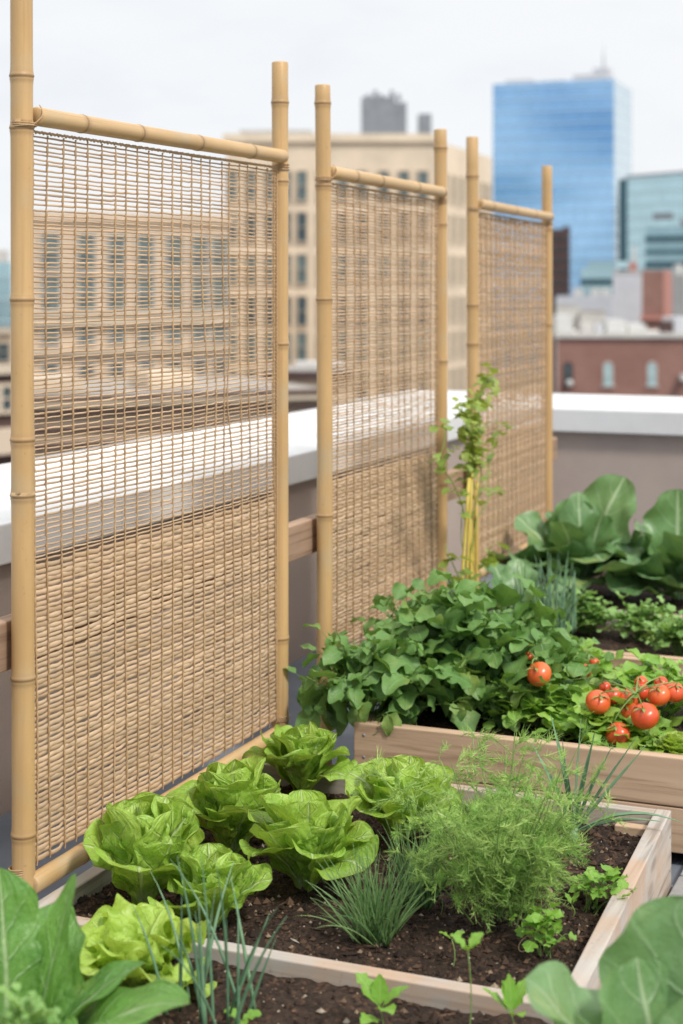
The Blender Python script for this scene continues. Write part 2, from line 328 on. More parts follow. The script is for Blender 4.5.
def screen(y0,y1,ztl,ztr,zbot,topL,topR,nodesL,nodesR,up,dn,ncord,label,seed,kinks=(),uh=.0045):
    rr=random.Random(seed); r=.0245
    t=thing('bamboo_screen',(XS,(y0+y1)/2,0),label,'privacy screen','bamboo screens standing in a row along the beds')
    for (yy,top,nd,sd) in ((y0,topL,nodesL,seed),(y1,topR,nodesR,seed+1)):
        mb=MB(); culm(mb,(XS+(.006 if yy==y0 else 0),yy,.02),(XS,yy+rr.uniform(-.004,.004),top),r,[z-.02 for z in nd],24,.04,sd)
        build('post',mb,M['bamboo_v'],t)
    mb=MB(); L=y1-y0-.0; nd=[.14+.30*k+rr.uniform(-.05,.05) for k in range(int(L/.3)+1) if .14+.3*k<L-.05]
    culm(mb,(XS+.018,y0+.026,ztl),(XS+.020,y1-.022,ztr),.0205,nd,20,.05,seed+3,.45); build('top_rail',mb,M['bamboo_h'],t)
    mb=MB(); culm(mb,(XS+.022,y0-.0,zbot),(XS+.020,y1-.02,zbot),.0215,[.2+.33*k for k in range(int(L/.33)) ],20,.0,seed+5,.45); build('bottom_rail',mb,M['bamboo_h'],t)
    mb=MB()
        # one diagonal turn over the rail end
    a=np.linspace(0,PI,14); tube(mb,np.stack([XS+.0*a+.02+.022*np.sin(a),y0-.012+.05*a/PI,ztl-.03+.055*a/PI],1),.0014,5,.5,False)
    lash(mb,(XS+.006,y0,ztl-.02),r+.0018,3); build('lashing',mb,M['cord'],t)
    for yy,zz in ((y1,ztr-.03),(y0,zbot+.03),(y1,zbot+.03)): mb=MB(); lash(mb,(XS,yy,zz),r+.0018,4); build('lashing',mb,M['cord'],t)
    # woven reed mat
    zt_l=ztl-.032; zt_r=ztr-.032; zb=zbot+.024; ya=y0+.027; yb=y1-.026
    zs=EYE-.595
    rows=mat_rows(0.0,zb-1.81,zs-1.81,up,dn,uh,.98 if uh<.0046 else 1.03)   # relative to 1.81
    cy=[ya+.012+(yb-ya-.024)*k/(ncord-1) for k in range(ncord)]
    cph=[rr.uniform(0,6) for _ in cy]; cam=[rr.uniform(.003,.010) for _ in cy]; off=[rr.uniform(-.006,.006) for _ in cy]
    def cwob(k,z):
        w=off[k]+cam[k]*math.sin(z*2.6+cph[k]*.25)+.0016*math.sin(z*11+cph[k]*2)
        for (kk,zz,am,wd) in kinks:
            if kk==k: w+=am*math.exp(-((z-zz)/wd)**2)
        return w
    mb=MB(); ys=np.arange(ya,yb,.0135); ys=np.append(ys,yb); m=len(ys)
    top=(zt_l+zt_r)/2
    for j,(z,hh) in enumerate(rows):
        z=z+1.81-(1.81-top)*max(0,1+ (z)/ .9) if z>-.9 else z+1.81
        f=(ys-ya)/(yb-ya); slope=(zt_r-zt_l)*(f-.5)*max(0,1+(z-top)/.9)
        ph=rr.uniform(0,6); ph2=j*.23
        dense = hh>.006
        zz=z+slope+.0006*np.sin(ys*19+ph)+.0011*np.sin(ys*4.7+ph2)+NR.normal(0,.00018 if not dense else .0004,m)
        cell=(ys-ya-.012)/((yb-ya-.024)/(ncord-1)); ci=np.floor(cell).astype(int); jit=NR.normal(0,1,ncord+3)
        zz=zz+(jit[ci+1]*(.0009 if dense else .0005)-(cell-ci-.5)*(.0024 if dense else .0008))
        xx=XS+.0035*np.sin(ys*5+z*2.3)+.0012*np.sin(ys*105+ (j%2)*PI)
        h2=hh/2*rr.uniform(.82,1.15)*(1+.12*np.sin(ys*31+ph)); tx=.0019 if not dense else .0026
        V=np.stack([np.stack([xx+a_*tx,ys,zz+b_*h2],1) for a_,b_ in ((0,1),(-1,.6),(-1,-.6),(0,-1),(1,-.6),(1,.6))],1).reshape(-1,3)
        i=np.arange(m-1)[:,None]*6; jj=np.arange(6)[None]; k=(jj+1)%6
        q=np.stack([i+jj,i+k,i+6+k,i+6+jj],-1).reshape(-1,4)
        lc=np.zeros((m*6,3)); lc[:,1]=np.repeat(ys,6); lc[:,2]=rr.random(); mb.add(V,lc,q)
    wm=build('woven_mat',mb,M['reed'],t)
    for k,y in enumerate(cy):
        mb=MB(); zz=np.arange(zb,top+.004,.009); w=np.array([cwob(k,z) for z in zz])
        xx=XS+.0055+.0035*np.sin(y*5+zz*2.3)+.0010*np.sin(zz*PI/.011)
        P=np.stack([xx,np.clip(y+w,ya+.002,yb-.001),zz+(y-(ya+yb)/2)/(yb-ya)*(zt_r-zt_l)*np.clip(1+(zz-top)/.9,0,1)],1); tube(mb,P,.0021+.0007*np.sin(zz*PI/.006),5,rr.random(),False)
        build('cord',mb,M['cord'],wm)
    mb=MB()   # bound hem at both sides and along the top
    for yy in (ya+.001,yb-.001):
        zz=np.arange(zb,top+(zt_l-zt_r)/2*(1 if yy<y0+.1 else -1),.006); tube(mb,np.stack([XS+.003+.002*np.sin(zz*520),yy+.0015*np.cos(zz*520),zz],1),.003,5,.3,False)
    yy=np.arange(ya,yb,.006); tube(mb,np.stack([XS+.002+.002*np.sin(yy*420),yy,zt_l+(zt_r-zt_l)*(yy-ya)/(yb-ya)+.001+.002*np.cos(yy*420)],1),.0030,5,.2,False)
    build('hem',mb,M['cord'],wm)
    return t
YA=(2.903,4.212); YB=(4.519,5.618); YC=(5.999,7.10)
def hz(py,z): return EYE-(py-HZ)/F*z
screen(YA[0],YA[1],1.838,1.845,.215,2.24,2.117,[1.92,1.81,1.448,1.152,1.035,.65,.32],[2.0,1.775,1.31,.47],.0108,.0112,23,
       'bamboo screen nearest the camera, its post standing by the romaine lettuces',11,
       kinks=((14,1.25,.026,.16),(15,1.22,.020,.2),(17,1.18,-.025,.10),(16,1.35,.012,.3)))
screen(YB[0],YB[1],1.822,1.818,.24,2.087,2.05,[2.03,1.78,1.435,.78],[1.98,1.70,1.2,.75],.0098,.0112,16,
       'middle bamboo screen standing behind the dense leafy bush',23,kinks=((3,1.5,.012,.2),),uh=.0056)
screen(YC[0],YC[1],1.795,1.785,.36,2.054,2.016,[1.90,1.40,1.25],[1.73,1.3],.0090,.0105,16,
       'farthest bamboo screen behind the vine on yellow stakes',37,uh=.0076)

# ------------------------------------------------------------------ raised beds
def soil_bed(name,label,x0,x1,y0,y1,z,seed,crumbs,res=.008,amp=.012,sk=0.0):
    nx=int((x1-x0)/res)+1; ny=int((y1-y0)/res)+1
    xs=np.linspace(x0,x1,nx); ys=np.linspace(y0,y1,ny); X,Y=np.meshgrid(xs,ys)
    Z=np.zeros_like(X); X=X-sk*(Y-y0)*(X-x0)/(x1-x0)

    for i in range(ny):
        for j in range(nx):
            v=Vector((X[i,j]*9+seed,Y[i,j]*9,seed)); Z[i,j]=mn.fractal(v,.8,2.1,4)*amp+mn.noise(Vector((X[i,j]*70,Y[i,j]*70,seed)))*.004
    P=np.stack([X,Y,Z+z],-1).reshape(-1,3)
    i=np.arange(ny-1)[:,None]*nx; j=np.arange(nx-1)[None]; q=np.stack([i+j,i+j+1,i+nx+j+1,i+nx+j],-1).reshape(-1,4)
    mb=MB(); mb.add(P,np.zeros_like(P),q); o=build(name,mb,M['soil'],o=((x0+x1)/2,(y0+y1)/2,z)); tag(o,label,'soil',kind='stuff')
    mb=MB(); B=np.array([[1,0,0],[-1,0,0],[0,1,0],[0,-1,0],[0,0,1],[0,0,-1]],float); TT=np.array([[0,2,4],[2,1,4],[1,3,4],[3,0,4],[2,0,5],[1,2,5],[3,1,5],[0,3,5]])
    for _ in range(crumbs):
        fx,fy=NR.rand(),NR.rand(); a=int(fy*(ny-1)); b=int(fx*(nx-1)); s=NR.gamma(2.0,.0013)+.0012; c=np.array([X[a,b],ys[a],Z[a,b]+z+s*.3])
        if NR.rand()<.06: S=np.array([s*.5,s*3.5,s*.5])
        else: S=s*NR.uniform(.6,1.3,3)
        an=NR.rand()*6.3; Q=B*S; Q=np.stack([Q[:,0]*math.cos(an)-Q[:,1]*math.sin(an),Q[:,0]*math.sin(an)+Q[:,1]*math.cos(an),Q[:,2]],1)+c
        lc=np.zeros((6,3)); lc[:,2]=NR.rand(); mb.add(Q,lc,None,TT)
    build('crumbs',mb,M['crumb'],o,smooth=False)
    return o
def board(parent,mat,c,s,rz=0,name='board',bev=.003):
    mb=MB(); box(mb,c,s,rz); return build(name,mb,mat,parent,smooth=False,bevel=bev)

M['grey_metal']=mat_plain('roof_plant_metal',(.30,.32,.34),.5,(.24,.25,.27),2,metal=.2)
# bed 1: weathered low bed in front, bed 0: its nearer neighbour
RIM=.197; X0=XS+.05; X1=-.763; YF=2.86; YB1=3.965
b1=thing('raised_bed',((X0+X1)/2,3.4,0),'low weathered whitish wooden bed holding the lettuces and dill','raised bed')
board(b1,M['woodW_y'],(-.716-.019-.045*((3.42+YB1)/2-YF),(3.42+YB1)/2,RIM/2),(.038,YB1-3.42,RIM),.045)
board(b1,M['woodW_y'],(-.716-.019-.045*((YF-.038+3.417)/2-YF),(YF-.038+3.417)/2,RIM/2-.001),(.038,3.417-YF+.038,RIM-.002),.045)
board(b1,M['woodW_y'],(X0+.008,(YF+YB1)/2,RIM/2-.006),(.036,YB1-YF,RIM-.01))
board(b1,M['woodW_x'],((X0-.755)/2,YF-.019,RIM/2-.004),(-.755-X0,.038,RIM-.008))
board(b1,M['woodW_x'],((X0+X1)/2-.019,YB1-.019,RIM/2+.001),(X1-X0-.04,.034,RIM-.002))
board(b1,M['woodC_x'],(X1-.085,YB1-.055,RIM/2-.015),(.085,.034,RIM-.03),name='corner_block')
soil_bed('soil','dark potting soil in the low weathered lettuce bed',X0+.026,-.748,YF,YB1-.036,RIM-.05,3,9000,sk=.046)
b0=thing('raised_bed',(-1.2,2.2,0),'nearest wooden bed, mostly cut off by the bottom of the picture','raised bed')
board(b0,M['woodW_y'],(X0+.008-.03,2.17,RIM/2-.012),(.036,1.30,RIM-.024))
board(b0,M['woodW_y'],(-.55,2.17,RIM/2-.01),(.038,1.30,RIM-.02))
board(b0,M['woodW_x'],(-1.2,1.50,RIM/2-.012),(1.3,.036,RIM-.026))
soil_bed('soil','dark potting soil in the nearest bed',X0-.004,-.57,1.52,YF-.04,RIM-.038,9,6000)
# bed 2: taller cedar
Z2=.277; Y2=4.13; XL=-1.67; BW=.81-XL-.0; BM=(.81+XL)/2
b2=thing('raised_bed',(-.7,4.6,0),'taller tan cedar bed holding the tomatoes and leafy bush','raised bed')
for k,(za,zb) in enumerate(((.035,.150),(.153,Z2))):
    board(b2,M['woodC_x'],(BM,Y2+.02,(za+zb)/2),(BW,.038 if k else .036,zb-za))
board(b2,M['woodC_y'],(XL+.018,Y2+.535,(Z2-.004)/2),(.036,.99,Z2-.004))
board(b2,M['woodC_y'],(.79,Y2+.535,(Z2-.004)/2),(.036,.99,Z2-.004))
board(b2,M['woodC_x'],(BM,Y2+1.05,(Z2+.003)/2),(BW,.036,Z2+.003))
soil_bed('soil','dark potting soil in the taller cedar bed',XL+.036,.77,Y2+.042,Y2+1.03,Z2-.045,14,2500,.014)
def screws():
    for x in (-1.64,-.66,-.58,.2):
        for z in (.07,.12,.185,.245): screw(b2,(x,Y2+.001 if z>.15 else Y2+.002,z),(0,-1,0))
    for y,z in ((3.39,.06),(3.39,.14),(3.45,.06),(3.45,.14),(3.94,.06),(3.94,.14)): screw(b1,(-.716-.045*(y-YF),y,z),(1,.045,0))
b3=thing('raised_bed',(-.7,5.6,0),'tan cedar bed with a bare patch of soil before the parsley','raised bed')
board(b3,M['woodC_x'],((.81+XS+.045)/2,5.225,(Z2)/2+.002),(.765-XS,.036,Z2+.006)); board(b3,M['woodC_y'],(XS+.065,5.54,Z2/2),(.036,.58,Z2)); board(b3,M['woodC_y'],(.79,5.54,Z2/2),(.036,.58,Z2))
soil_bed('soil','dark potting soil in front of the parsley clumps',XS+.085,.77,5.245,5.845,Z2-.035,19,1500,.016)
b4=thing('raised_bed',(-.7,6.4,0),'farthest bed with a pale rim, holding the big cabbages','raised bed')
board(b4,M['woodW_x'],((.81+XS+.045)/2,5.87,(Z2)/2+.005),(.765-XS,.040,Z2+.01)); board(b4,M['woodW_y'],(XS+.065,6.54,Z2/2),(.036,1.3,Z2)); board(b4,M['woodW_y'],(.79,6.54,Z2/2),(.036,1.3,Z2)); board(b4,M['woodW_x'],((.81+XS+.045)/2,7.2,Z2/2),(.765-XS,.038,Z2))
soil_bed('soil','dark potting soil under the big cabbages',XS+.085,.77,5.89,7.18,Z2-.03,27,800,.03)

def screw(parent,p,n):
    mb=MB(); p=np.array(p); n=np.array(n,float); tube(mb,[p-n*.002,p+n*.0012],[.0045,.004],10,.3); build('screw_head',mb,M['grey_metal'],parent)
screws()
# ------------------------------------------------------------------ plants
def prof(kind,t,pet=0.0):
    if kind=='obov':
        x=np.clip(t/.62,0,1); a=.20+.80*(x*x*(3-2*x)); e=np.clip((t-.58)/.42,0,1); return a*np.sqrt(np.clip(1-e**3.2,0,1))
    x=np.clip((t-pet)/(1-pet),0,1); 
    if kind=='ovate': w=np.sin(PI*x**.74)**.72
    elif kind=='round': w=np.sqrt(np.clip(1-(2*x**.9-1)**2,0,1))
    elif kind=='oblong': w=np.sin(PI*x**.85)**.5*(.72+.28*np.sin(PI*x**1.2))
    elif kind=='lance': w=np.sin(PI*x**.8)**1.2
    elif kind=='heart': w=np.sin(PI*x**.52)**.85
    elif kind=='lobed': w=np.sin(PI*x**.7)**.7*(.58+.46*np.abs(np.sin(x*PI*3.4)))
    return np.where(t<pet,0,w)
def leaf(mb,p,az,el,L,W,kind='ovate',bend=-.6,cup=.3,ruf=0,rufn=3,roll=0,nu=7,nv=10,rnd=.5,wr=0,pet=0,petw=.03,bp=1.5,azb=0):
    u=np.linspace(0,1,nv); t=.45*u+.55*np.sin(u*PI/2)
    ang=el+bend*t**bp; dt=np.diff(t,prepend=0); azt=az+azb*t
    r=np.cos(ang)*dt*L; P=np.stack([np.cumsum(r*np.cos(azt)),np.cumsum(r*np.sin(azt)),np.cumsum(np.sin(ang)*dt*L)],1)+np.asarray(p)
    T=np.stack([np.cos(ang)*np.cos(azt),np.cos(ang)*np.sin(azt),np.sin(ang)],1)
    S=np.stack([-np.sin(azt),np.cos(azt),0*t],1); N=np.cross(T,S)
    if roll: cr,sr=math.cos(roll),math.sin(roll); S,N=S*cr+N*sr,N*cr-S*sr
    w=np.maximum(prof(kind,t,pet)*W/2,petw*W/2*(1-t*.6)*(t<.999))
    s=np.linspace(-1,1,nu)
    c=max(abs(cup),1e-3)*(1 if cup>=0 else -1); th=c*s
    lat=w[:,None]*(np.sin(th)/c)[None]; nor=w[:,None]*((1-np.cos(th))/c)[None]
    fr=np.clip((w/(W/2)),0,1)[:,None]
    if ruf:
        ph=R.uniform(0,6.3); nor=nor+ruf*W*(np.abs(s)**2.2)[None]*np.sin(rufn*2*PI*t[:,None]+ph+np.sign(s)[None]*1.3)*fr
        lat=lat*(1+.10*np.sin(rufn*2*PI*t[:,None]*1.3+ph)*(np.abs(s)>.9)[None])
    if wr:
        a,b,cc,d=NR.uniform(0,6.3,4); nor=nor+wr*W*fr*(np.sin(s[None]*5+t[:,None]*9+a)*np.sin(t[:,None]*13-s[None]*3+b)+.6*np.sin(s[None]*9+cc)*np.sin(t[:,None]*21+d)+.42*np.sin(s[None]*15+b)*np.sin(t[:,None]*33+a))*.5
    V=P[:,None]+lat[...,None]*S[:,None]+nor[...,None]*N[:,None]
    lc=np.zeros((nv,nu,3)); lc[...,0]=s[None]; lc[...,1]=t[:,None]; lc[...,2]=rnd
    i=np.arange(nv-1)[:,None]*nu; j=np.arange(nu-1)[None]; q=np.stack([i+j,i+j+1,i+nu+j+1,i+nu+j],-1).reshape(-1,4)
    mb.add(V.reshape(-1,3),lc.reshape(-1,3),q)
    return P
GA=2.39996
def lettuce(px,py,dia,hgt,label,seed,mat='lettuce',frill=.058,n=22,open_=0.0,h=RIM-.05,lift=0):
    R.seed(seed); NR.seed(seed); c=on_h(px,py,h); c=(c[0],c[1],h-.005)
    t=thing('lettuce',c,label,'lettuce','lettuces growing in the two nearest beds'); Rr=dia/2
    mo=MB(); mi=MB(); a0=R.uniform(0,6)
    for i in range(n):
        k=i/(n-1); az=a0+i*GA+R.uniform(-.25,.25)
        el=rad(30+lift*(1-k)+54*k**.8+R.uniform(-7,7)); L=(Rr*1.18*(1-k)+hgt*.86*k)*R.uniform(.88,1.1)
        if k<.35: L=max(L,Rr*1.05)
        bend=rad(-(88-40*open_)*(1-k)**1.1+22*k+R.uniform(-20,20)); 
        if k<.45: el+=rad(22)      # rise first, then roll out and over
        W=L*(.84-.14*k)*R.uniform(.88,1.12)
        o=(c[0]+.012*math.cos(az)*(1-k),c[1]+.012*math.sin(az)*(1-k),c[2]+.004+.012*k)
        leaf(mo if k<.62 else mi,o,az,el,L,W,'obov',bend,.35+.95*k,frill*(1.35-.5*k),R.choice((2,3,3,4)),R.uniform(-.35,.35),19,26,
             min(1,max(0,.10+.75*k+R.uniform(-.2,.2))),.038,bp=2.6-.8*k)
    build('outer_leaves',mo,M[mat],t); build('heart_leaves',mi,M[mat],t)
    return t
lettuce(303,796,.30,.20,'bright green lettuce farthest back, beside the foot of the screen post',101)
lettuce(231,852,.32,.245,'tall bright lettuce hugging the bottom rail of the nearest screen',102,open_=.3)
lettuce(400,842,.33,.215,'broad lettuce next to the feathery dill',103,open_=.2)
lettuce(307,890,.36,.225,'largest lettuce, in the middle of its bed with drooping outer leaves',104)
lettuce(142,904,.35,.24,'loose lettuce with long rounded leaves at the corner of its bed',105,n=17,open_=.9)
lettuce(212,926,.265,.17,'small lettuce behind the green onions at the front board',106,n=17,open_=.5)
lettuce(130,992,.30,.06,'pale frilly lettuce in front of the weathered board',107,'lettuce_pale',.14,40,.2,h=RIM-.038,lift=-22)

def blades(px,py,h,n,Lm,r,spread,name,label,cat,mat,seed,base=.02,bend=(-.9,0.1),flat=1.0,group=None,elr=None):
    R.seed(seed); NR.seed(seed); c=on_h(px,py,h) ; t=thing(name,c,label,cat,group); mb=MB()
    for i in range(n):
        az=R.uniform(0,2*PI); k=R.random()**.7; el=rad(90)-spread*k*R.uniform(.7,1.1); L=Lm*R.uniform(.55,1.08); b=R.uniform(*bend)*k
        u=np.linspace(0,1,9); ang=el+b*u**1.7; ds=L/8
        q=np.stack([np.cumsum(np.cos(ang)*ds)*math.cos(az),np.cumsum(np.cos(ang)*ds)*math.sin(az),np.cumsum(np.sin(ang)*ds)],1)
        q+=np.array([c[0]+base*R.uniform(-1,1),c[1]+base*R.uniform(-1,1),h-.008])
        rr=r*R.uniform(.7,1.2)
        tube(mb,q,rr*np.clip(1.05-u**2.2,.12,1),6,R.random(),True,flat)
    build('blades',mb,M[mat],t); return t
blades(377,942,RIM-.05,190,.18,.0016,.85,'chive_clump','fine chive clump spilling towards the front board','chives','chive',201,.032,(-.9,.0),group='chive clumps in the lettuce bed')
blades(418,908,RIM-.05,110,.185,.0019,.5,'chive_clump','sparser upright chives between the fine clump and the dill','chives','chive',202,.03,(-.5,.1),group='chive clumps in the lettuce bed')
blades(207,1032,RIM-.038,20,.285,.0031,.42,'green_onion','tall green onions rising in front of the small lettuce','green onions','leek',203,.075,(-.7,.1))
blades(541,640,Z2-.035,70,.27,.0045,.28,'green_onion','blue green onions beside the wooden rail of the farthest screen','green onions','leek',204,.10,(-.5,.0))
# leek with flat fanned leaves
R.seed(205); c=on_h(574,846,RIM-.05); t=thing('leek',c,'young leek with flat fanned leaves behind the dill','leek'); mb=MB()
tube(mb,[(c[0],c[1],c[2]-.005),(c[0]+.002,c[1],c[2]+.045)],[.010,.008],10,.9); build('shank',mb,M['leek'],t); mb=MB()
for az,el,L,b in ((2.75,78,.25,-.1),(2.9,62,.20,-.1),(.25,86,.25,.02),(.25,58,.25,.0),(.38,50,.25,.03),(.5,68,.2,-.1),(.2,24,.19,-.5),(.1,34,.24,-.9),(3.2,80,.2,.1),(.8,76,.22,0)):
    leaf(mb,(c[0],c[1],c[2]+.03),az,rad(el),L*1.12,.024,'lance',b,1.0,rnd=R.random(),nu=5,nv=10,petw=.6)
build('blades',mb,M['leek'],t)

# dill
def dill(px,py,h,nst,Ht,spread,label,seed,dens=1.0):
    R.seed(seed); NR.seed(seed); c=on_h(px,py,h); t=thing('dill_plant',c,label,'dill'); ms=MB(); mf=MB()
    TH=[];LC=[]
    for i in range(nst):
        az=R.uniform(0,2*PI); k=R.random()**.6; L=Ht*R.uniform(.55,1.12); el=rad(90)-spread*k
        u=np.linspace(0,1,9); ang=el-.35*k*u; ds=L/8
        q=np.stack([np.cumsum(np.cos(ang)*ds)*math.cos(az),np.cumsum(np.cos(ang)*ds)*math.sin(az),np.cumsum(np.sin(ang)*ds)],1)+np.array([c[0]+R.uniform(-.04,.04),c[1]+R.uniform(-.04,.04),h])
        tube(ms,q,np.linspace(.0018,.0008,9),5,R.random(),False)
        for f in range(int(11*dens)):
            uu=R.uniform(.18,1.0); j=uu*8; a=int(min(7,j)); b=q[a]+(q[a+1]-q[a])*(j-a)
            fa=R.uniform(0,2*PI); fe=rad(R.uniform(0,65)); FL=R.uniform(.045,.095)
            d=np.array([math.cos(fe)*math.cos(fa),math.cos(fe)*math.sin(fa),math.sin(fe)]); g=np.array([0,0,-1.0])
            v=np.linspace(0,1,6); sp=b+d*FL*v[:,None]+g*(FL*.55*v**2)[:,None]
            tube(ms,sp,.00065,3,R.random(),False)
            rn=R.random()
            m=36; w=NR.uniform(.12,1.0,m); st=b+d*FL*w[:,None]+g*(FL*.55*w**2)[:,None]
            dr=NR.normal(0,1,(m,3)); dr/=np.linalg.norm(dr,axis=1)[:,None]; dr=dr*.75+d*.75; dr[:,2]-=.12
            ll=NR.uniform(.012,.034,m)*(1.15-w*.5)
            en=st+dr*ll[:,None]; mid=(st+en)/2+NR.normal(0,.0012,(m,3)); 
            sd=np.cross(dr,NR.normal(0,1,(m,3))); sd/=np.linalg.norm(sd,axis=1)[:,None]; sd*=.00062
            V=np.stack([st-sd,st+sd,mid-sd,mid+sd,en-sd*.3,en+sd*.3],1).reshape(-1,3)
            i0=np.arange(m)[:,None]*6; Q=np.concatenate([i0+np.array([[0,1,3,2]]),i0+np.array([[2,3,5,4]])])
            lc=np.zeros((m*6,3)); lc[:,2]=rn; mf.add(V,lc,Q)
    build('stems',ms,M['stem'],t); build('foliage',mf,M['dill'],t); return t
dill(503,932,RIM-.05,62,.34,.60,'large feathery dill bush filling the middle of its bed',301,1.15)

# broad leaved bushes made of shoots with leaf whorls
def bush(c,name,label,cat,mat,seed,nsh,rx,ry,H,ls,lw,kind='ovate',nl=(5,7),pet=.15,el=(-20,45),nu=5,nv=7,ruf=.03,droop=-.7,low=.15,group=None,stemr=.0022,roll=.3,cup=.35,lean=(0,0),extra=None,stem='stem',inner=.5):
    R.seed(seed); NR.seed(seed); t=thing(name,c,label,cat,group); ms=MB(); ml=MB(); c=np.array(c)
    for i in range(nsh):
        az=i*GA+R.uniform(-.4,.4); k=math.sqrt((i+.5)/nsh)
        zf=math.sqrt(max(0,1-k*k*.92)); sc=R.uniform(inner,1.0)**.5
        e=np.array([rx*k*math.cos(az)*sc+lean[0],ry*k*math.sin(az)*sc+lean[1],max(low*H,H*zf*sc*R.uniform(.8,1.12))])
        mid=np.array([e[0]*.35,e[1]*.35,e[2]*.62]); v=np.linspace(0,1,7)[:,None]
        q=c+ (1-v)**2*np.array([R.uniform(-.02,.02),R.uniform(-.02,.02),-.01])+2*v*(1-v)*mid+v*v*e
        tube(ms,q,np.linspace(stemr,stemr*.45,7),5,R.random(),False)
        nn=R.randint(*nl)
        for j in range(nn):
            vv=1-.5*(j/nn)**1.1*R.uniform(.6,1.2); vv=min(1,max(.3,vv)); qq=c+2*vv*(1-vv)*mid+vv*vv*e
            la=az*(1 if R.random()<.0 else 1)+j*2.2+R.uniform(-.5,.5)
            s=ls*R.uniform(.45,1.18)*(.7 if j==0 else 1)
            leaf(ml,qq,la,rad(R.uniform(*el)),s,s*lw*R.uniform(.85,1.15),kind,droop*R.uniform(.3,1.3),cup*R.uniform(-.2,1.5),ruf,2,R.uniform(-roll,roll),nu,nv,min(1,max(0,R.gauss(.42,.22))),.02,pet,.05)
    build('stems',ms,M[stem],t); build('foliage',ml,M[mat],t); return t
c=on_h(415,735,Z2-.05)
bush((-1.47,4.56,Z2-.05),'leafy_bush','dense dark green leafy bush under the middle screen','bush','bean',401,165,.48,.42,.385,.100,.74,'ovate',(6,9),.16,(-55,70),9,11,.10,-.8,.08,cup=.6,inner=.30,roll=.8)
# shoots spilling over the front board of the cedar bed
bush((-1.68,4.24,Z2-.04),'leafy_bush','dark leafy shoots spilling over the left end of the cedar bed','bush','bean',402,44,.23,.19,.30,.10,.66,'ovate',(4,6),.15,(-70,40),9,11,.10,-1.0,.02,cup=.6,roll=.8)
# small plant on the far left top of the bush towards the post
# low greens around the tomatoes
def atY(px,py,Y): return on_y(px,py,Y)
for k,(px,Y,label,rx,H,seed,m) in enumerate((
    (535,4.42,'low bright green plant under the single big tomato',.19,.15,411,'low'),
    (590,4.36,'low bright green plant spreading left of the tomato cluster',.19,.13,412,'low'),
    (655,4.62,'tall bright green foliage standing behind the tomato cluster',.24,.20,413,'low'),
    (577,4.82,'pale green leaves behind the half hidden tomato',.16,.17,414,'low'),
    (625,4.33,'low leaves peeping out below the tomato cluster',.16,.08,415,'low'))):
    p=atY(px,600,Y); bush((p[0],Y,Z2-.05),'leafy_plant',label,'plant',m,seed,34,rx,.15,H,.072,.82,'round',(4,6),.22,(-15,60),7,8,.09,-.7,.2,'low green plants around the tomatoes',cup=.6)
p=atY(677,745,4.27); 
R.seed(5); NR.seed(5)
t=thing('lettuce',(p[0],4.27,Z2-.05),'small lime rosette lettuce below the tomato cluster','lettuce','lettuces growing in the two nearest beds'); del t['group']
mo=MB()
for i in range(30):
    k=i/29; az=i*GA; leaf(mo,(p[0],4.27,Z2-.045+.02*k),az,rad(15+60*k),.085*(1-.35*k),.062,'round',rad(-50*(1-k)),.5,.08,3,0,9,11,.3+.6*k,.04,pet=.1)
build('outer_leaves',mo,M['lettuce_pale'],t)

# tomatoes
def tomato(parent,c,r,seed,tilt):
    rr=random.Random(seed); mb=MB(); nu,nv=28,16; a=np.linspace(0,2*PI,nu,endpoint=False); ph=np.linspace(0,PI,nv)
    rib=rr.choice((5,6)); A,P=np.meshgrid(a,ph)
    rad_=np.sin(P)*(1+.025*np.cos(A*rib+rr.random()*6)*np.clip(np.cos(P),0,1)); zz=.86*np.cos(P)-.16*np.exp(-(P/.33)**2)
    V=np.stack([rad_*np.cos(A),rad_*np.sin(A),zz],-1).reshape(-1,3)*r
    tx,ty=tilt; V=np.stack([V[:,0],V[:,1]*math.cos(tx)-V[:,2]*math.sin(tx),V[:,1]*math.sin(tx)+V[:,2]*math.cos(tx)],1)
    V=np.stack([V[:,0]*math.cos(ty)+V[:,2]*math.sin(ty),V[:,1],-V[:,0]*math.sin(ty)+V[:,2]*math.cos(ty)],1)
    lc=np.zeros((len(V),3)); lc[:,2]=rr.random()*.8
    i=np.arange(nv-1)[:,None]*nu; j=np.arange(nu)[None]; k=(j+1)%nu; q=np.stack([i+j,i+nu+j,i+nu+k,i+k],-1).reshape(-1,4)
    mb.add(V+np.array(c),lc,q); o=build('tomato',mb,M['tomato'],parent)
    up=np.array([0,0,1.0]); up=np.array([math.cos(tx)*math.sin(ty),-math.sin(tx),math.cos(tx)*math.cos(ty)])
    top=np.array(c)+up*r*.72; mb=MB()
    for s in range(5):
        az=s*2*PI/5+rr.random()*.4; leaf(mb,top,az,rad(18),r*.95,r*.24,'lance',-.75,.3,rnd=rr.random(),nu=3,nv=7,bp=1)
    v=np.linspace(0,1,5)[:,None]; tube(mb,top+up*r*.45*v+np.array([rr.uniform(-.4,.4),rr.uniform(-.4,.4),0])*r*v*v,.0016,6,.5); build('calyx',mb,M['stem'],o)
    return top+up*r*.45
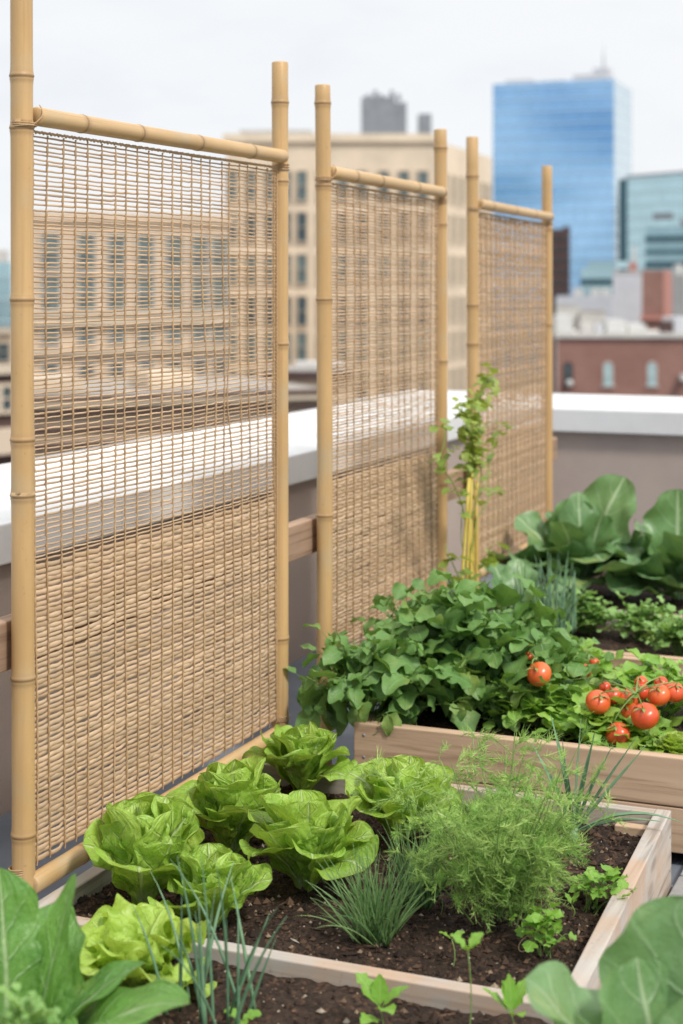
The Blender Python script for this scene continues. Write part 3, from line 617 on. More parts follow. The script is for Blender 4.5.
def tomatoes(label,lst,stem,seed,root):
    R.seed(seed); t=thing('tomato_plant',root,label,'tomato plant'); tops=[]
    for i,(px,py,rp,Y,g) in enumerate(lst):
        p=on_y(px,py,Y); z=p[1]*CA-p[0]*SA; z=math.hypot(0,z); r=rp/F*z*1.0
        tops.append(tomato(t,p,r,seed+i,(R.uniform(.1,.7),R.uniform(-.5,.5))))
    mb=MB(); hub=np.array(stem)
    pts=np.array([root,((root[0]+hub[0])/2,(root[1]+hub[1])/2+.03,hub[2]+.03),hub]); v=np.linspace(0,1,9)[:,None]
    tube(mb,(1-v)**2*pts[0]+2*v*(1-v)*pts[1]+v*v*pts[2],np.linspace(.0045,.0028,9),7,.4)
    for q in tops:
        m=(hub+q)/2+np.array([0,-.01,.018]); tube(mb,(1-v)**2*hub+2*v*(1-v)*m+v*v*q,.0018,6,R.random())
    build('truss_stem',mb,M['stem'],t)
    return t
lst=[(598,702,12.6,4.30,0),(618,734,12.6,4.26,0),(645,716,14.2,4.27,0),(659,695,11.5,4.33,0),(674,692,11,4.36,0),(613,696,9.5,4.38,0),(628,699,11,4.40,0),(630,712,10.5,4.36,0),(641,692,9,4.41,0),(605,687,6,4.38,0),(641,682,6.5,4.45,0),(661,683,7,4.44,0)]
t=tomatoes('truss of red tomatoes heaped over the low green leaves',lst,on_y(636,694,4.30),500,on_h(640,735,Z2-.05))
t=tomatoes('single large red tomato with a small unripe one beside the leafy bush',[(539,674,12.8,4.36,0),(529,656,4.2,4.42,0)],on_y(536,660,4.38),530,on_h(536,720,Z2-.05))
t=tomatoes('half hidden red tomatoes between the leaves behind the cluster',[(583,671,8.5,4.62,0),(594,662,5.5,4.68,0)],on_y(588,662,4.64),540,on_h(588,690,Z2-.05))

# parsley clumps in bed 3, and greens on the right
for k,(px,py,label,rx,ry,H,seed) in enumerate((
    (585,633,'small round parsley clump standing on bare soil',.115,.1,.15,421),
    (643,640,'wider parsley clump right of the small round one',.19,.13,.15,422),
    (680,656,'parsley clump cut off by the right edge of the picture',.13,.13,.15,423))):
    c=on_h(px,py,Z2-.035); bush(c,'parsley',label,'parsley','parsley',seed,48,rx,ry,H,.045,.95,'lobed',(5,7),.3,(-10,60),5,8,.14,-.5,.25,'parsley clumps in the bed of bare soil',cup=.5)

# big cabbages / chard in bed 4
def cabbage(c,name,label,cat,mat,seed,specs,kind='round',pet=.22,wr=.04,ruf=.085,nu=15,nv=22,petw=.09,group=None,sc=1.0,rl=.25):
    R.seed(seed); NR.seed(seed); t=thing(name,c,label,cat,group)
    for (az,el,L,W,b) in specs:
        ml=MB(); leaf(ml,(c[0]+.015*math.cos(az),c[1]+.015*math.sin(az),c[2]),az,rad(el),L*sc,W*sc,kind,b,.35,ruf,3,R.uniform(-rl,rl),nu,nv,R.random(),wr,pet,petw,1.3)
        build('leaf',ml,M[mat],t)
    return t
cabbage(on_h(520,622,Z2-.03),'cabbage_plant','young spreading cabbage between the farthest screen and the onions','cabbage','cabbage',603,
  [(RT+2.9,48,.24,.14,-.8),(RT-2.6,52,.22,.14,-1.2),(RT-1.4,60,.22,.13,-1.3),(RT+1.5,72,.24,.14,-.4),(RT+.4,55,.22,.13,-.9),(RT-.5,50,.2,.12,-1.0),(RT+2.2,66,.26,.15,-.5)],group='big cabbages in the farthest bed')
def slim(L,k,seed):
    q=random.Random(seed); return [(a+q.uniform(-.2,.2),e+q.uniform(-4,4),l*q.uniform(.85,1.08),w*k,b+q.uniform(-.3,.3)) for a,e,l,w,b in L]
c4=on_h(580,590,Z2-.03)
cabbage(c4,'cabbage_plant','big cabbage with tall upright leaves beside the post of the farthest screen','cabbage','cabbage',601,
  slim([(RT+2.9,60,.34,.19,-.5),(RT+1.9,82,.36,.20,.05),(RT+.5,78,.38,.24,-.35),(RT-.4,62,.30,.19,-.9),(RT-1.4,66,.27,.20,-1.5),(RT-1.9,48,.25,.2,-1.3),
   (RT+3.3,45,.34,.20,-.9),(RT-2.6,40,.30,.22,-1.0),(RT+.1,48,.30,.17,-.5),(RT-1.0,75,.24,.15,-1.0),(RT-.8,35,.28,.2,-.7),(RT+2.4,70,.30,.16,-.2),(RT-1.6,84,.33,.14,.15),(RT+.9,66,.30,.18,-.3),(RT-1.5,80,.25,.15,-1.9),(RT-.9,78,.28,.15,-1.8),(RT-2.2,80,.28,.15,-1.8),(RT+3.0,38,.28,.19,-.9),(RT-2.9,55,.28,.18,-1.0),(RT-.3,70,.30,.16,-1.5),(RT-1.2,70,.30,.16,-.5),(RT-2.0,76,.31,.15,-.3)],1.02,3),sc=1.2,rl=.6,group='big cabbages in the farthest bed')
cb=on_h(678,600,Z2-.03)
cabbage(cb,'cabbage_plant','cabbage cut off by the right edge of the picture','cabbage','cabbage',602,
  slim([(RT+2.9,60,.30,.2,-.6),(RT+1.6,84,.34,.22,0),(RT+2.3,72,.30,.19,-.3),(RT-2.2,50,.26,.22,-1.0),(RT+3.4,44,.32,.22,-.8),(RT-1.5,72,.28,.18,-.9),(RT-.4,60,.3,.2,-.6),(RT+.4,70,.34,.2,-.3),(RT-2.8,28,.28,.2,-.6),(RT-1.1,50,.25,.2,-1.0),(RT-1.4,80,.28,.16,-1.8),(RT-2.4,78,.28,.16,-1.5)],1.02,4),sc=1.2,rl=.6,group='big cabbages in the farthest bed')

# foreground right collard leaves
cf=on_z(672,1190,2.35); cf=(cf[0],cf[1],RIM-.04)
cabbage(cf,'collard_plant','large blurred collard leaves in the lower right corner','collard','collard',611,
  [(RT+2.85,72,.40,.29,-.62),(RT+3.3,60,.38,.26,-.8),(RT+.9,80,.46,.33,-.12),(RT-.9,84,.43,.32,-.25),(RT-2.2,76,.36,.30,-.5),(RT+.2,70,.44,.28,-.3),(RT+2.0,82,.36,.24,-.2),(RT-1.5,66,.33,.26,-1.0),(RT-2.7,58,.36,.26,-.9)],kind='round',pet=.28,petw=.06,sc=.90,wr=.04,ruf=.05)
# foreground left broad leaves
cl=on_z(12,1150,2.62); cl=(cl[0],cl[1],RIM-.04)
cabbage(cl,'leafy_green','broad bright green leaves in the lower left corner','leafy green','chard',621,
  [(RT+2.75,80,.42,.21,-.15),(RT+2.0,84,.36,.20,-.25),(RT+.7,76,.36,.10,-.1),(RT-.3,58,.37,.19,-.9),(RT-1.2,72,.25,.15,-1.1),(RT-.8,74,.24,.12,-1.0),(RT+.2,70,.30,.12,-.9),(RT+3.4,62,.34,.22,-.8),(RT-2.2,76,.29,.19,-.9),(RT-.05,62,.26,.17,-1.2),(RT-2.9,70,.36,.2,-.7),(RT+1.4,70,.33,.2,-.8)],kind='oblong',pet=.08,petw=.16,ruf=.09,wr=.05)
p=on_z(24,1100,2.36); bush((p[0],p[1],RIM-.04),'parsley','curly dense parsley squeezed against the left edge','parsley','parsley',622,110,.10,.08,.30,.036,.95,'lobed',(8,11),.3,(-10,60),5,8,.16,-.5,.3,cup=.5)

# seedlings
def sprig(px,py,h,label,seed,H,specs,name='seedling',mat='seedling',kind='lobed',stem=.0014,lean=(0,0)):
    R.seed(seed); NR.seed(seed); c=on_h(px,py,h); t=thing(name,c,label,'seedling'); ms=MB(); ml=MB()
    top=np.array([c[0]+lean[0],c[1]+lean[1],h+H]); v=np.linspace(0,1,7)[:,None]; c=np.array(c); b=c-np.array([0,0,.006])
    tube(ms,b+(top-b)*v+np.array([.006,0,0])*np.sin(v*PI),np.linspace(stem,stem*.7,7),6,.5)
    for (f,az,el,L,W,bd) in specs: leaf(ml,c+(top-c)*f,az+RT,rad(el),L,W,kind,bd,.4,.08,3,R.uniform(-.2,.2),7,11,R.random(),.04,.22,.06)
    build('stem',ms,M['stem'],t); build('leaves',ml,M[mat],t); return t
sprig(468,1040,RIM-.038,'single thin sprout with a cupped leaf before the board',701,.155,((1,.3,55,.042,.034,-.4),(1,2.9,50,.042,.034,-.4),(1,-1.4,50,.035,.03,-.5)),kind='ovate')
sprig(452,968,RIM-.05,'tiny sprout just behind the board, under the dill',702,.055,((1,.2,40,.03,.022,-.5),(1,3.0,40,.03,.022,-.5)),kind='ovate')
sprig(380,1035,RIM-.038,'lobed bright green seedling at the bottom edge',703,.045,((1,2.7,60,.075,.045,-.4),(1,.3,45,.065,.042,-.5),(1,-1.2,35,.06,.04,-.8),(1,1.6,80,.06,.035,0),(.6,-2.2,30,.06,.04,-.7)))
sprig(512,1045,RIM-.038,'ragged lime seedling beside the collard leaves',704,.05,((1,2.9,50,.07,.035,-.4),(1,.8,60,.07,.035,-.3),(1,-1.3,40,.055,.035,-.7),(1,1.8,75,.07,.03,0),(1,2.2,70,.06,.03,-.2)))
sprig(240,1032,RIM-.038,'small round leaved seedling beside the green onions',705,.02,((1,.2,25,.04,.03,-.5),(1,2.6,35,.035,.028,-.5),(1,-1.4,20,.035,.028,-.4)),kind='round')
for (px,py,label,rx,ry,H,seed,n,ln) in ((543,958,'celery like seedling with lobed leaves at the right foot of the dill',.075,.06,.115,706,11,(0,0)),(592,908,'celery like seedling leaning over the side board',.09,.06,.105,707,12,(.02,0))):
    c=on_h(px,py,RIM-.05); bush(c,'celery_seedling',label,'seedling','seedling',seed,n,rx,ry,H,.042,.95,'lobed',(3,5),.25,(-20,60),9,13,.12,-.6,.4,None,.0014,cup=.5,lean=ln)
sprig(572,915,RIM-.05,'tiny seedling alone on the bare soil',708,.02,((1,.5,60,.035,.02,-.3),(1,2.5,60,.03,.018,-.3)),kind='ovate')
sprig(440,915,RIM-.05,'carrot like sprig at the foot of the dill',709,.05,((1,2.9,40,.06,.03,-.7),(1,.2,40,.06,.03,-.7),(1,1.5,70,.06,.03,-.2)))
# curl of old twine on the soil
c=on_h(533,950,RIM-.045); a=np.linspace(0,2*PI*1.2,26); mb=MB(); tube(mb,np.stack([c[0]+.018*np.cos(a)-.010*a*.3,c[1]+.022*np.sin(a),c[2]+.012+.010*np.sin(a*1.1)],1),.0011,5,.2)
tag(build('dry_tendril',mb,M['reed'],o=c),'pale dry tendril curled on the soil','tendril')

# climbing vine on yellow stakes
R.seed(800); NR.seed(800); YV=5.36
base=on_x(468,600,-1.74); base=(base[0],base[1],Z2-.035)
t=thing('plant_stakes',base,'bundle of thin yellow stakes rising from the leafy bush','plant stakes')
tops=[]
for (pxb,pxt,pyt) in ((457,469,478),(463,472,470),(469,477,482),(477,476,490),(466,473,440),(472,470,474)):
    b=on_x(pxb,600,-1.74+R.uniform(-.02,.02)); tp=on_x(pxt,pyt,-1.74+R.uniform(-.02,.02)); mb=MB(); b=np.array([b[0],b[1],Z2-.05]); tp=np.array(tp)
    v=np.linspace(0,1,6)[:,None]; tube(mb,b+(tp-b)*v,.0058,8,R.random()); build('stake',mb,M['stem_yellow'],t)
t=thing('climbing_vine',base,'yellow green vine climbing past the screens above the yellow stakes','vine'); ms=MB(); ml=MB()
def vine(pts,nleaf,ls,rnd=(.2,1.0),lo=0.0):
    P=np.array([on_x(a,b,-1.74+R.uniform(-.015,.015)) for a,b in pts]); 
    u=np.linspace(0,len(P)-1,len(P)*6); Q=np.stack([np.interp(u,np.arange(len(P)),P[:,k]) for k in range(3)],1)
    Q+=np.stack([.008*np.sin(u*3.1),.008*np.cos(u*2.7),0*u],1); tube(ms,Q,.0019,5,R.random())
    for _ in range(int(nleaf*1.15)):
        q=Q[int((lo+(1-lo)*R.random())*(len(Q)-1))]+NR.normal(0,.013,3); leaf(ml,q,R.uniform(0,6.3),rad(R.uniform(-50,50)),ls*R.uniform(.6,1.2),ls*.8*R.uniform(.7,1.1),'heart',R.uniform(-.9,.2),.3,.05,2,R.uniform(-.6,.6),6,8,R.uniform(*rnd),.03,.25,.06)
vine([(466,600),(462,540),(468,480),(464,440),(478,400),(488,368)],46,.050,lo=.42)
vine([(474,600),(476,530),(470,470),(480,430),(484,385),(492,372)],40,.050,lo=.42)
vine([(468,560),(478,500),(472,450),(466,415),(463,405)],60,.042,lo=.38)
vine([(470,520),(482,470),(470,430),(474,400)],60,.040,(.5,1.0),lo=.38)
vine([(464,520),(452,480),(440,455),(443,425),(448,430)],22,.048,(0,.5))
vine([(476,500),(490,470),(500,430),(494,430)],14,.046,(0,.6))
vine([(474,520),(490,495),(500,492)],8,.05,(0,.4))
vine([(462,600),(452,560),(446,545)],7,.075,(0,.3)); vine([(476,600),(490,560),(492,545)],12,.07,(0,.35))
build('stems',ms,M['vine'],t); build('foliage',ml,M['vine'],t)

# ------------------------------------------------------------------ the city behind
GZ=-26.0
def mat_glass(name,tint,lines,fl=3.8,bay=1.6,rough=.08,metal=.85,lw=.07,dark=.55,tone=.10):
    m,nt,out=newmat(name); g=G(nt); v,s,t,r=g.lc()
    a=g.math('FRACT',g.math('DIVIDE',t,fl)); b=g.math('FRACT',g.math('DIVIDE',s,bay))
    l1=g.math('LESS_THAN',a,lw*1.3); l2=g.math('LESS_THAN',b,lw)
    ln=g.math('MAXIMUM',l1,g.math('MULTIPLY',l2,.5))
    cell=g.n('ShaderNodeTexWhiteNoise',{0:g.n('ShaderNodeCombineXYZ',{0:g.math('FLOOR',g.math('DIVIDE',s,bay)),1:g.math('FLOOR',g.math('DIVIDE',t,fl))}).outputs[0]})
    sp=g.math('MULTIPLY',g.math('GREATER_THAN',a,.72),.25)
    c=g.mix(g.math('MULTIPLY',cell.outputs[0],tone*2),tint,[x*dark for x in tint]); c=g.mix(sp,c,[x*.6 for x in tint]); c=g.mix(ln,c,lines)
    p=g.n('ShaderNodeBsdfPrincipled',{'Base Color':c,'Roughness':g.math('ADD',rough,g.math('MULTIPLY',ln,.3)),'Metallic':g.math('SUBTRACT',metal,g.math('MULTIPLY',ln,.4))}); nt.links.new(p.outputs[0],out.inputs[0]); return m
def mat_brick(name,c1,c2,mortar,scale=1.0):
    m,nt,out=newmat(name); g=G(nt); v,s,t,r=g.lc()
    br=g.n('ShaderNodeTexBrick',{'Vector':v,'Color1':(*c1,1),'Color2':(*c2,1),'Mortar':(*mortar,1),'Scale':scale,'Mortar Size':.012,'Brick Width':.24,'Row Height':.08})
    n=g.noise(g.obj(),.35,5,.65); c=g.mix(g.math('MULTIPLY',g.smooth(n.outputs[0],.35,.7),.5),br.outputs[0],[x*.62 for x in c1])
    p=g.n('ShaderNodeBsdfPrincipled',{'Base Color':c,'Roughness':.85,'Specular IOR Level':.2}); nt.links.new(p.outputs[0],out.inputs[0]); return m
M['beige']=mat_brick('beige_facing',(.80,.67,.51),(.77,.64,.48),(.70,.58,.44))
M['tan']=mat_brick('tan_facing',(.68,.54,.40),(.63,.49,.36),(.58,.47,.36))
M['redbrick']=mat_brick('red_brick',(.30,.155,.125),(.25,.13,.105),(.32,.20,.165))
M['darkbrick']=mat_brick('dark_brick',(.10,.06,.055),(.085,.055,.05),(.1,.07,.065))
M['tower']=mat_glass('tower_glass',(.40,.65,.92),(.50,.71,.91),3.9,1.7,.06,.9)
M['tower2']=mat_glass('side_glass',(.60,.74,.82),(.62,.70,.75),3.9,3.4,.12,.6)
M['teal']=mat_glass('teal_glass',(.52,.72,.77),(.50,.64,.68),3.6,2.2,.1,.85)
M['teal_dark']=mat_glass('dark_teal_glass',(.06,.14,.17),(.11,.2,.23),3.6,2.2,.2,.5)
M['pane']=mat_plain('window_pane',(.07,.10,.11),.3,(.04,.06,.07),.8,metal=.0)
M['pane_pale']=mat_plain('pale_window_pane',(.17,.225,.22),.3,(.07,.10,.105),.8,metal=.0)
M['pane_sky']=mat_plain('painted_sky_pane',(.42,.56,.58),.3,(.26,.40,.42),1.5)  # reflected sky put into the pale teal base colour
M['trim']=mat_plain('stone_trim',(.60,.50,.38),.8)
M['white_trim']=mat_plain('white_trim',(.66,.66,.63),.7)
M['grey_metal']=mat_plain('roof_plant_metal',(.30,.32,.34),.5,(.24,.25,.27),2,metal=.2)
M['concrete']=mat_plain('pale_concrete',(.58,.56,.52),.8,(.48,.46,.43),.5)
M['grey_light']=mat_plain('light_grey_cladding',(.56,.57,.60),.6,(.5,.51,.54),.5)
M['orange']=mat_plain('orange_paint',(.48,.21,.165),.6)
M['roofing']=mat_plain('gravel_roofing',(.36,.33,.30),.9,(.28,.26,.24),.4)
M['street']=mat_plain('city_ground',(.16,.16,.155),.9,(.11,.11,.105),.05)
g_=MB(); box(g_,(0,300,GZ-1),(6000,6000,2)); tag(build('ground',g_,M['street'],smooth=False,o=(0,300,GZ-2)),'grey city ground far below the roof','ground',kind='structure')

class Block:
    """building from two front corners given in the camera's ground frame (xc, z); the body runs back by depth"""
    def __init__(s,name,label,pa,za,pb,zb,ytop,depth,wall,cat='building',side=None,top_at='a',base=GZ,roof='roofing',rim=.5,group=None,dvec=None):
        A=np.array(cw((pa-341.5)/F*za,za)[:2]); B=np.array(cw((pb-341.5)/F*zb,zb)[:2])
        s.A,s.B=A,B; s.w=np.linalg.norm(B-A); s.u=(B-A)/s.w; s.n=np.array([s.u[1],-s.u[0]])  # n faces the camera
        s.top=EYE-(ytop-HZ)/F*(za if top_at=='a' else zb); s.depth=depth; s.base=base
        s.rz=math.atan2(s.u[1],s.u[0]); c=(A+B)/2; s.t=thing(name,(c[0],c[1],base),label,cat,group)
        h=s.top-base
        def wallq(mb,p,q):
            L=np.linalg.norm(q-p); V=[(p[0],p[1],base),(q[0],q[1],base),(q[0],q[1],s.top),(p[0],p[1],s.top)]
            mb.add(V,[(0,0,.5),(L,0,.5),(L,h,.5),(0,h,.5)],[[0,1,2,3]])
        back=-s.n*depth
        if dvec=='los': back=np.array([A[0],A[1]])/np.linalg.norm(A)*depth
        elif dvec: back=np.array(cw(*dvec)[:2])
        C=B+back; D=A+back; s.back=back
        mb=MB(); wallq(mb,A,B)
        if side is None: wallq(mb,B,C); 
        wallq(mb,C,D); wallq(mb,D,A); build('wall',mb,M[wall],s.t,smooth=False)
        if side is not None: mb=MB(); wallq(mb,B,C); build('wall',mb,M[side],s.t,smooth=False)
        mb=MB(); m=(A+B)/2+back/2
        V=[(q[0]+(m[0]-q[0])*.01,q[1]+(m[1]-q[1])*.01,s.top-.25+dz) for dz in (0,.2) for q in (A,B,C,D)]; mb.add(V,np.zeros((8,3)),QB); build('roof',mb,M[roof],s.t,smooth=False)
        s.C=C
    def px2u(s,px):   # where a picture column meets the front plane, metres from corner A
        r=(px-341.5)/F; d=np.array(cw(r,1.0)[:2]); 
        Mx=np.array([[d[0],-s.u[0]],[d[1],-s.u[1]]]); k=np.linalg.solve(Mx,s.A); return k[1],k[0]
    def pt(s,u,off,z,side=0):
        if side==0: p=s.A+s.u*u+s.n*off
        else: p=s.B+s.back/np.linalg.norm(s.back)*u+s.u*off
        return (p[0],p[1],z)
    def windows(s,us,zs,w,h,frame='trim',pane='pane',side=0,fr=.12,arch=False,lab=None):
        rz=s.rz if side==0 else math.atan2(s.back[1],s.back[0])
        mb=MB(); 
        for (c,sz) in (((-w/2-fr/2,0,0),(fr,.25,h+2*fr)),((w/2+fr/2,0,0),(fr,.25,h+2*fr)),((0,0,h/2+fr/2),(w,.25,fr)),((0,0,-h/2-fr/2),(w,.30,fr)),((0,0,0),(w,.18,.06))): box(mb,c,sz)
        fm=mb.mesh('window_frame',smooth=False); fm.materials.append(M[frame]); mb=MB(); box(mb,(0,0,0),(w,.08,h)); pm=mb.mesh('pane',smooth=False)
        pm.materials.append(M[pane]); o=ORG[s.t.name]
        for u in us:
            for z in zs:
                p=s.pt(u,.05,z,side); ob=finish('window',fm,None,s.t,(p[0]-o[0],p[1]-o[1],p[2]-o[2])); ob.rotation_euler=(0,0,rz)
                q=finish('pane',pm,None,ob,(0,0,0))
    def boxpart(s,name,mat,u0,u1,z0,z1,d0,d1,side=0):
        """a box on the building: u range along the front, z range, d0..d1 metres behind the front plane"""
        mb=MB(); p=s.A+s.u*(u0+u1)/2-s.n*(d0+d1)/2; box(mb,(p[0],p[1],(z0+z1)/2),(abs(u1-u0),abs(d1-d0),z1-z0),s.rz); return build(name,mb,M[mat],s.t,smooth=False)
def H(py,z): return EYE-(py-HZ)/F*z

# beige block in the middle
b=Block('apartment_building','tall beige block with a grey plant room on its roof',226,127,437,127,141,17.5,'beige',dvec=(5.9,17.0))
us=[b.px2u(p)[0] for p in (232,251,270,286,302,323,343,362,384,404,423)]
zs=[H(y,127) for y in (186,227,269,311,347,385)]
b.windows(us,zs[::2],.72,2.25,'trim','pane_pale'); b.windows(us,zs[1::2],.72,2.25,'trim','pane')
b.windows([2.2,4.6,7.0,9.4,11.8,14.2,16.4],zs,.7,2.1,'trim','pane',side=1)
b.boxpart('cornice','beige',-.25,b.w+.25,b.top-.1,b.top+.55,-.3,.3)
for (p0,p1,yt,d) in ((362,396,98,4),(396,408,103,4.2),(420,433,115,2),(238,312,131,3)):
    u0,u1=b.px2u(p0)[0],b.px2u(p1)[0]; b.boxpart('plant_room' if p0!=420 else 'vent_box','grey_metal' if p0 not in (238,) else 'concrete',u0,u1,b.top,H(yt,130),2+(.4 if p0==396 else 0),2+d)
for p0 in (367,374,380,391,398): u0=b.px2u(p0)[0]; b.boxpart('vent','grey_metal',u0,u0+.35,H(100,130),H(90 if p0 in(374,391) else 94,130),3.2,3.6)
mb=MB()
# left block seen through the nearest screen
b=Block('apartment_building','tan block with tall dark windows seen through the nearest screen',27,105,229,112,222,14,'tan',top_at='b',dvec=(-2.0,14.0))
cols=[b.px2u(p)[0] for p in (50,86,116,145,174,199,219)]
b.windows(cols,[H(y,105) for y in (251,293)],1.15,2.3,'concrete','pane_pale'); b.windows(cols,[H(y,105) for y in (336,)],1.1,1.05,'concrete','pane_pale'); b.windows(cols,[H(y,105) for y in (372,)],1.0,1.0,'concrete','pane')
for y,m in ((314,'trim'),(322,'beige'),(352,'trim'),(388,'trim')): b.boxpart('cornice',m,-.1,b.w+.1,H(y+3,105),H(y-2,105),-.55,-.01)
b.boxpart('cornice','tan',-.2,b.w+.2,b.top-.2,b.top+.45,-.3,.3)
# low tan rooftops below it
b=Block('warehouse','low tan warehouse with dark roof bands behind the white coping',-40,60,330,66,388,10,'tan',top_at='b')
for i,(y0,y1,m,d) in enumerate(((392,396,'darkbrick',.25),(407,411,'darkbrick',.3),(421,426,'darkbrick',.2),(398,401,'trim',.5),(436,441,'darkbrick',.3))): b.boxpart('ledge',m,-.2,b.w+.2,H(y1,64),H(y0,64),-d,-.01)
b.boxpart('skylight','beige',b.w*.55,b.w*.68,b.top,b.top+.6,3,6); b.boxpart('skylight','trim',b.w*.2,b.w*.35,b.top,b.top+.5,2,6)
b=Block('warehouse','reddish low roof seen between the two nearest screens',262,84,352,84,374,9,'tan'); 
b.boxpart('ledge','darkbrick',0,b.w,b.top-.3,b.top+.15,-.3,-.01); b.boxpart('hatch','concrete',b.w*.35,b.w*.9,b.top,b.top+.45,2,5)
b=Block('building','dark brown building at the left edge behind the nearest post',-60,48,14,50,372,9,'darkbrick'); b.boxpart('ledge','tan',-.1,b.w+.1,H(455,49),H(430,49),-.5,-.01); b.boxpart('cornice','trim',-.1,b.w+.1,b.top-.15,b.top+.12,-.2,.2)
b.windows([b.px2u(-10)[0],b.px2u(4)[0]],[H(400,49)],.35,.7,'trim','pane')
b=Block('office_building','pale blue far building at the left edge',-50,260,11,260,262,20,'teal'); b.boxpart('roof_unit','concrete',b.w*.5,b.w*.8,b.top,b.top+2,3,8)
b=Block('building','tan building below the pale blue one at the left edge',-60,150,12,150,331,12,'tan'); b.boxpart('cornice','trim',0,b.w,b.top-.3,b.top+.3,-.4,-.01); b.windows([b.px2u(x)[0] for x in(-20,-8,4)],[H(352,150)],1.0,1.6,'trim','pane')

# blue glass tower
b=Block('glass_tower','tall blue mirror glass tower rising highest in the skyline',492.7,513.7,614,500,84.2,30,'tower',side='tower2',roof='concrete')
for (u0,u1,hh,d0,d1) in ((3,12,1.6,4,12),(25,36.5,2.2,3,12),(31,36,4.2,5,11),(14,22,1.2,6,14)): b.boxpart('roof_plant','grey_light',u0,u1,b.top-.1,b.top+hh,d0,d1)
mb=MB(); p=b.A+b.u*34-b.n*7; tube(mb,[(p[0],p[1],b.top+4),(p[0],p[1],b.top+13)],[.35,.15],6); build('mast',mb,M['grey_light'],b.t)
# teal block to its right
b=Block('office_building','teal glass office block with a dark edge right of the tower',627,470,720,440,178,40,'teal',top_at='a',dvec='los')
b.boxpart('dark_stair_bay','teal_dark',-3.3,0,GZ,b.top-.2,-.2,12)
b.boxpart('cornice','grey_metal',-.1,b.w,b.top,b.top+.7,-.2,.4)
# stepped building mirrored in the teal glass, put in as a solid block
b=Block('office_building','solid stand-in for the stepped grey green building reflected in the teal block',646,330,730,320,227,30,'teal',dvec='los')
for y0,y1 in ((236,241),(250,254),(262,268),(280,284)): b.boxpart('floor_band','teal_dark',-.1,b.w,H(y1,328),H(y0,328),-.4,-.01)
b.boxpart('roof_sign','grey_metal',b.w*.06,b.w*.30,H(220,330),H(213,330),1.0,1.4)
b.boxpart('roof_plant','grey_metal',b.w*.3,b.w*.9,b.top,b.top+1.6,5,12)
b=Block('office_building','low glass building at the foot of the blue tower',581,400,614,395,268,20,'teal',dvec='los'); b.boxpart('upper_storey','teal',b.w*.15,b.w,b.top,b.top+1.6,1,10); b.boxpart('band','teal_dark',0,b.w,H(285,400),H(279,400),-.3,-.01)
b=Block('tower_block','slim dark brown block beside the farthest screen post',549,330,570,330,229,14,'darkbrick',dvec='los'); b.boxpart('roof_box','darkbrick',b.w*.75,b.w,b.top,b.top+.5,0,4)
b.windows([1.0,2.2,3.3],[H(y,330) for y in range(238,330,11)],.45,1.0,'darkbrick','pane')
b=Block('building','light grey windowless block with slanted left corner, beside the red brown one',613,180,642,180,273,12,'grey_light',roof='concrete',dvec='los'); b.boxpart('cornice','concrete',-.05,b.w+.05,b.top,b.top+.2,-.1,.4)
b=Block('building','red brown block with orange side near the right edge',642,172,664,172,270,8,'redbrick',side='orange',dvec=(1.45,3.0)); b.boxpart('base_trim','orange',-.2,b.w+.5,H(320,172),H(316,172),-.5,-.02)
b=Block('chimney_stack','thin orange and white chimney behind the grey block','a' and 630,230,637,230,262,1.2,'orange',cat='chimney'); b.boxpart('flue','white_trim',b.w*.5,b.w*.9,b.top,b.top+2.2,.2,.8)
b=Block('building','cream turreted building at the right edge',668,210,700,205,276,10,'concrete'); 
for k in range(3): b.boxpart('turret','white_trim',.4+k*1.6,1.2+k*1.6,b.top,b.top+1.5-.3*k,.5,1.3)
# white roof boxes above the brick building
for (p0,p1,z,yt,lab,mt) in ((556,580,150,306,'white roof building left of the light grey block','white_trim'),(580,606,148,311,'grey roof box between the white building and the light grey block','concrete')):
    bb=Block('building',lab,p0,z,p1,z,yt,8,mt,dvec='los'); bb.boxpart('cornice','concrete',-.05,bb.w+.05,bb.top,bb.top+.15,-.1,.2)
bb=Block('building','long low pale building with white roof tanks',556,230,612,228,296,9,'grey_light'); 
for k in (.3,.62,.8): bb.boxpart('roof_tank','white_trim',bb.w*k,bb.w*k+1.2,bb.top,bb.top+1.1,.4,1.6)
# red brick building
b=Block('brick_building','red brick building with arched windows above the far coping',557,105,760,105,336,16,'redbrick',roof='concrete',dvec='los')
b.boxpart('cornice','concrete',-.15,b.w+.1,b.top-.12,b.top+.22,-.25,.25)
zc=H(375,105); o=ORG[b.t.name]
for px in (568,608,652,694,738):
    u=b.px2u(px)[0]; w,h=.55,1.35
    mb=MB(); a=np.linspace(0,PI,9)
    P=[(-w/2,0,-h/2)]+[(-w/2*math.cos(x),0,h/2-.12+.27*math.sin(x)) for x in a]+[(w/2,0,-h/2)]
    tube(mb,np.array(P),.05,6,.5); box(mb,(0,-.02,-h/2-.04),(w+.3,.22,.1)); box(mb,(0,0,0),(w,.05,.06)); fm=mb.mesh('window_frame',smooth=False)
    p=b.pt(u,.04,zc); ob=finish('window',fm,M['concrete'] if px!=568 else M['darkbrick'],b.t,(p[0]-o[0],p[1]-o[1],p[2]-o[2])); ob.rotation_euler=(0,0,b.rz)
    mb=MB(); V=[(x,.0,z) for x,_,z in P]; n=len(V); V.append((0,0,0)); mb.add(V,[(0,0,.5)]*(n+1),None,[[n,i,(i+1)%n] for i in range(n)]); q=finish('pane',mb.mesh('pane',smooth=False),M['pane_sky'] if px!=568 else M['pane'],ob)
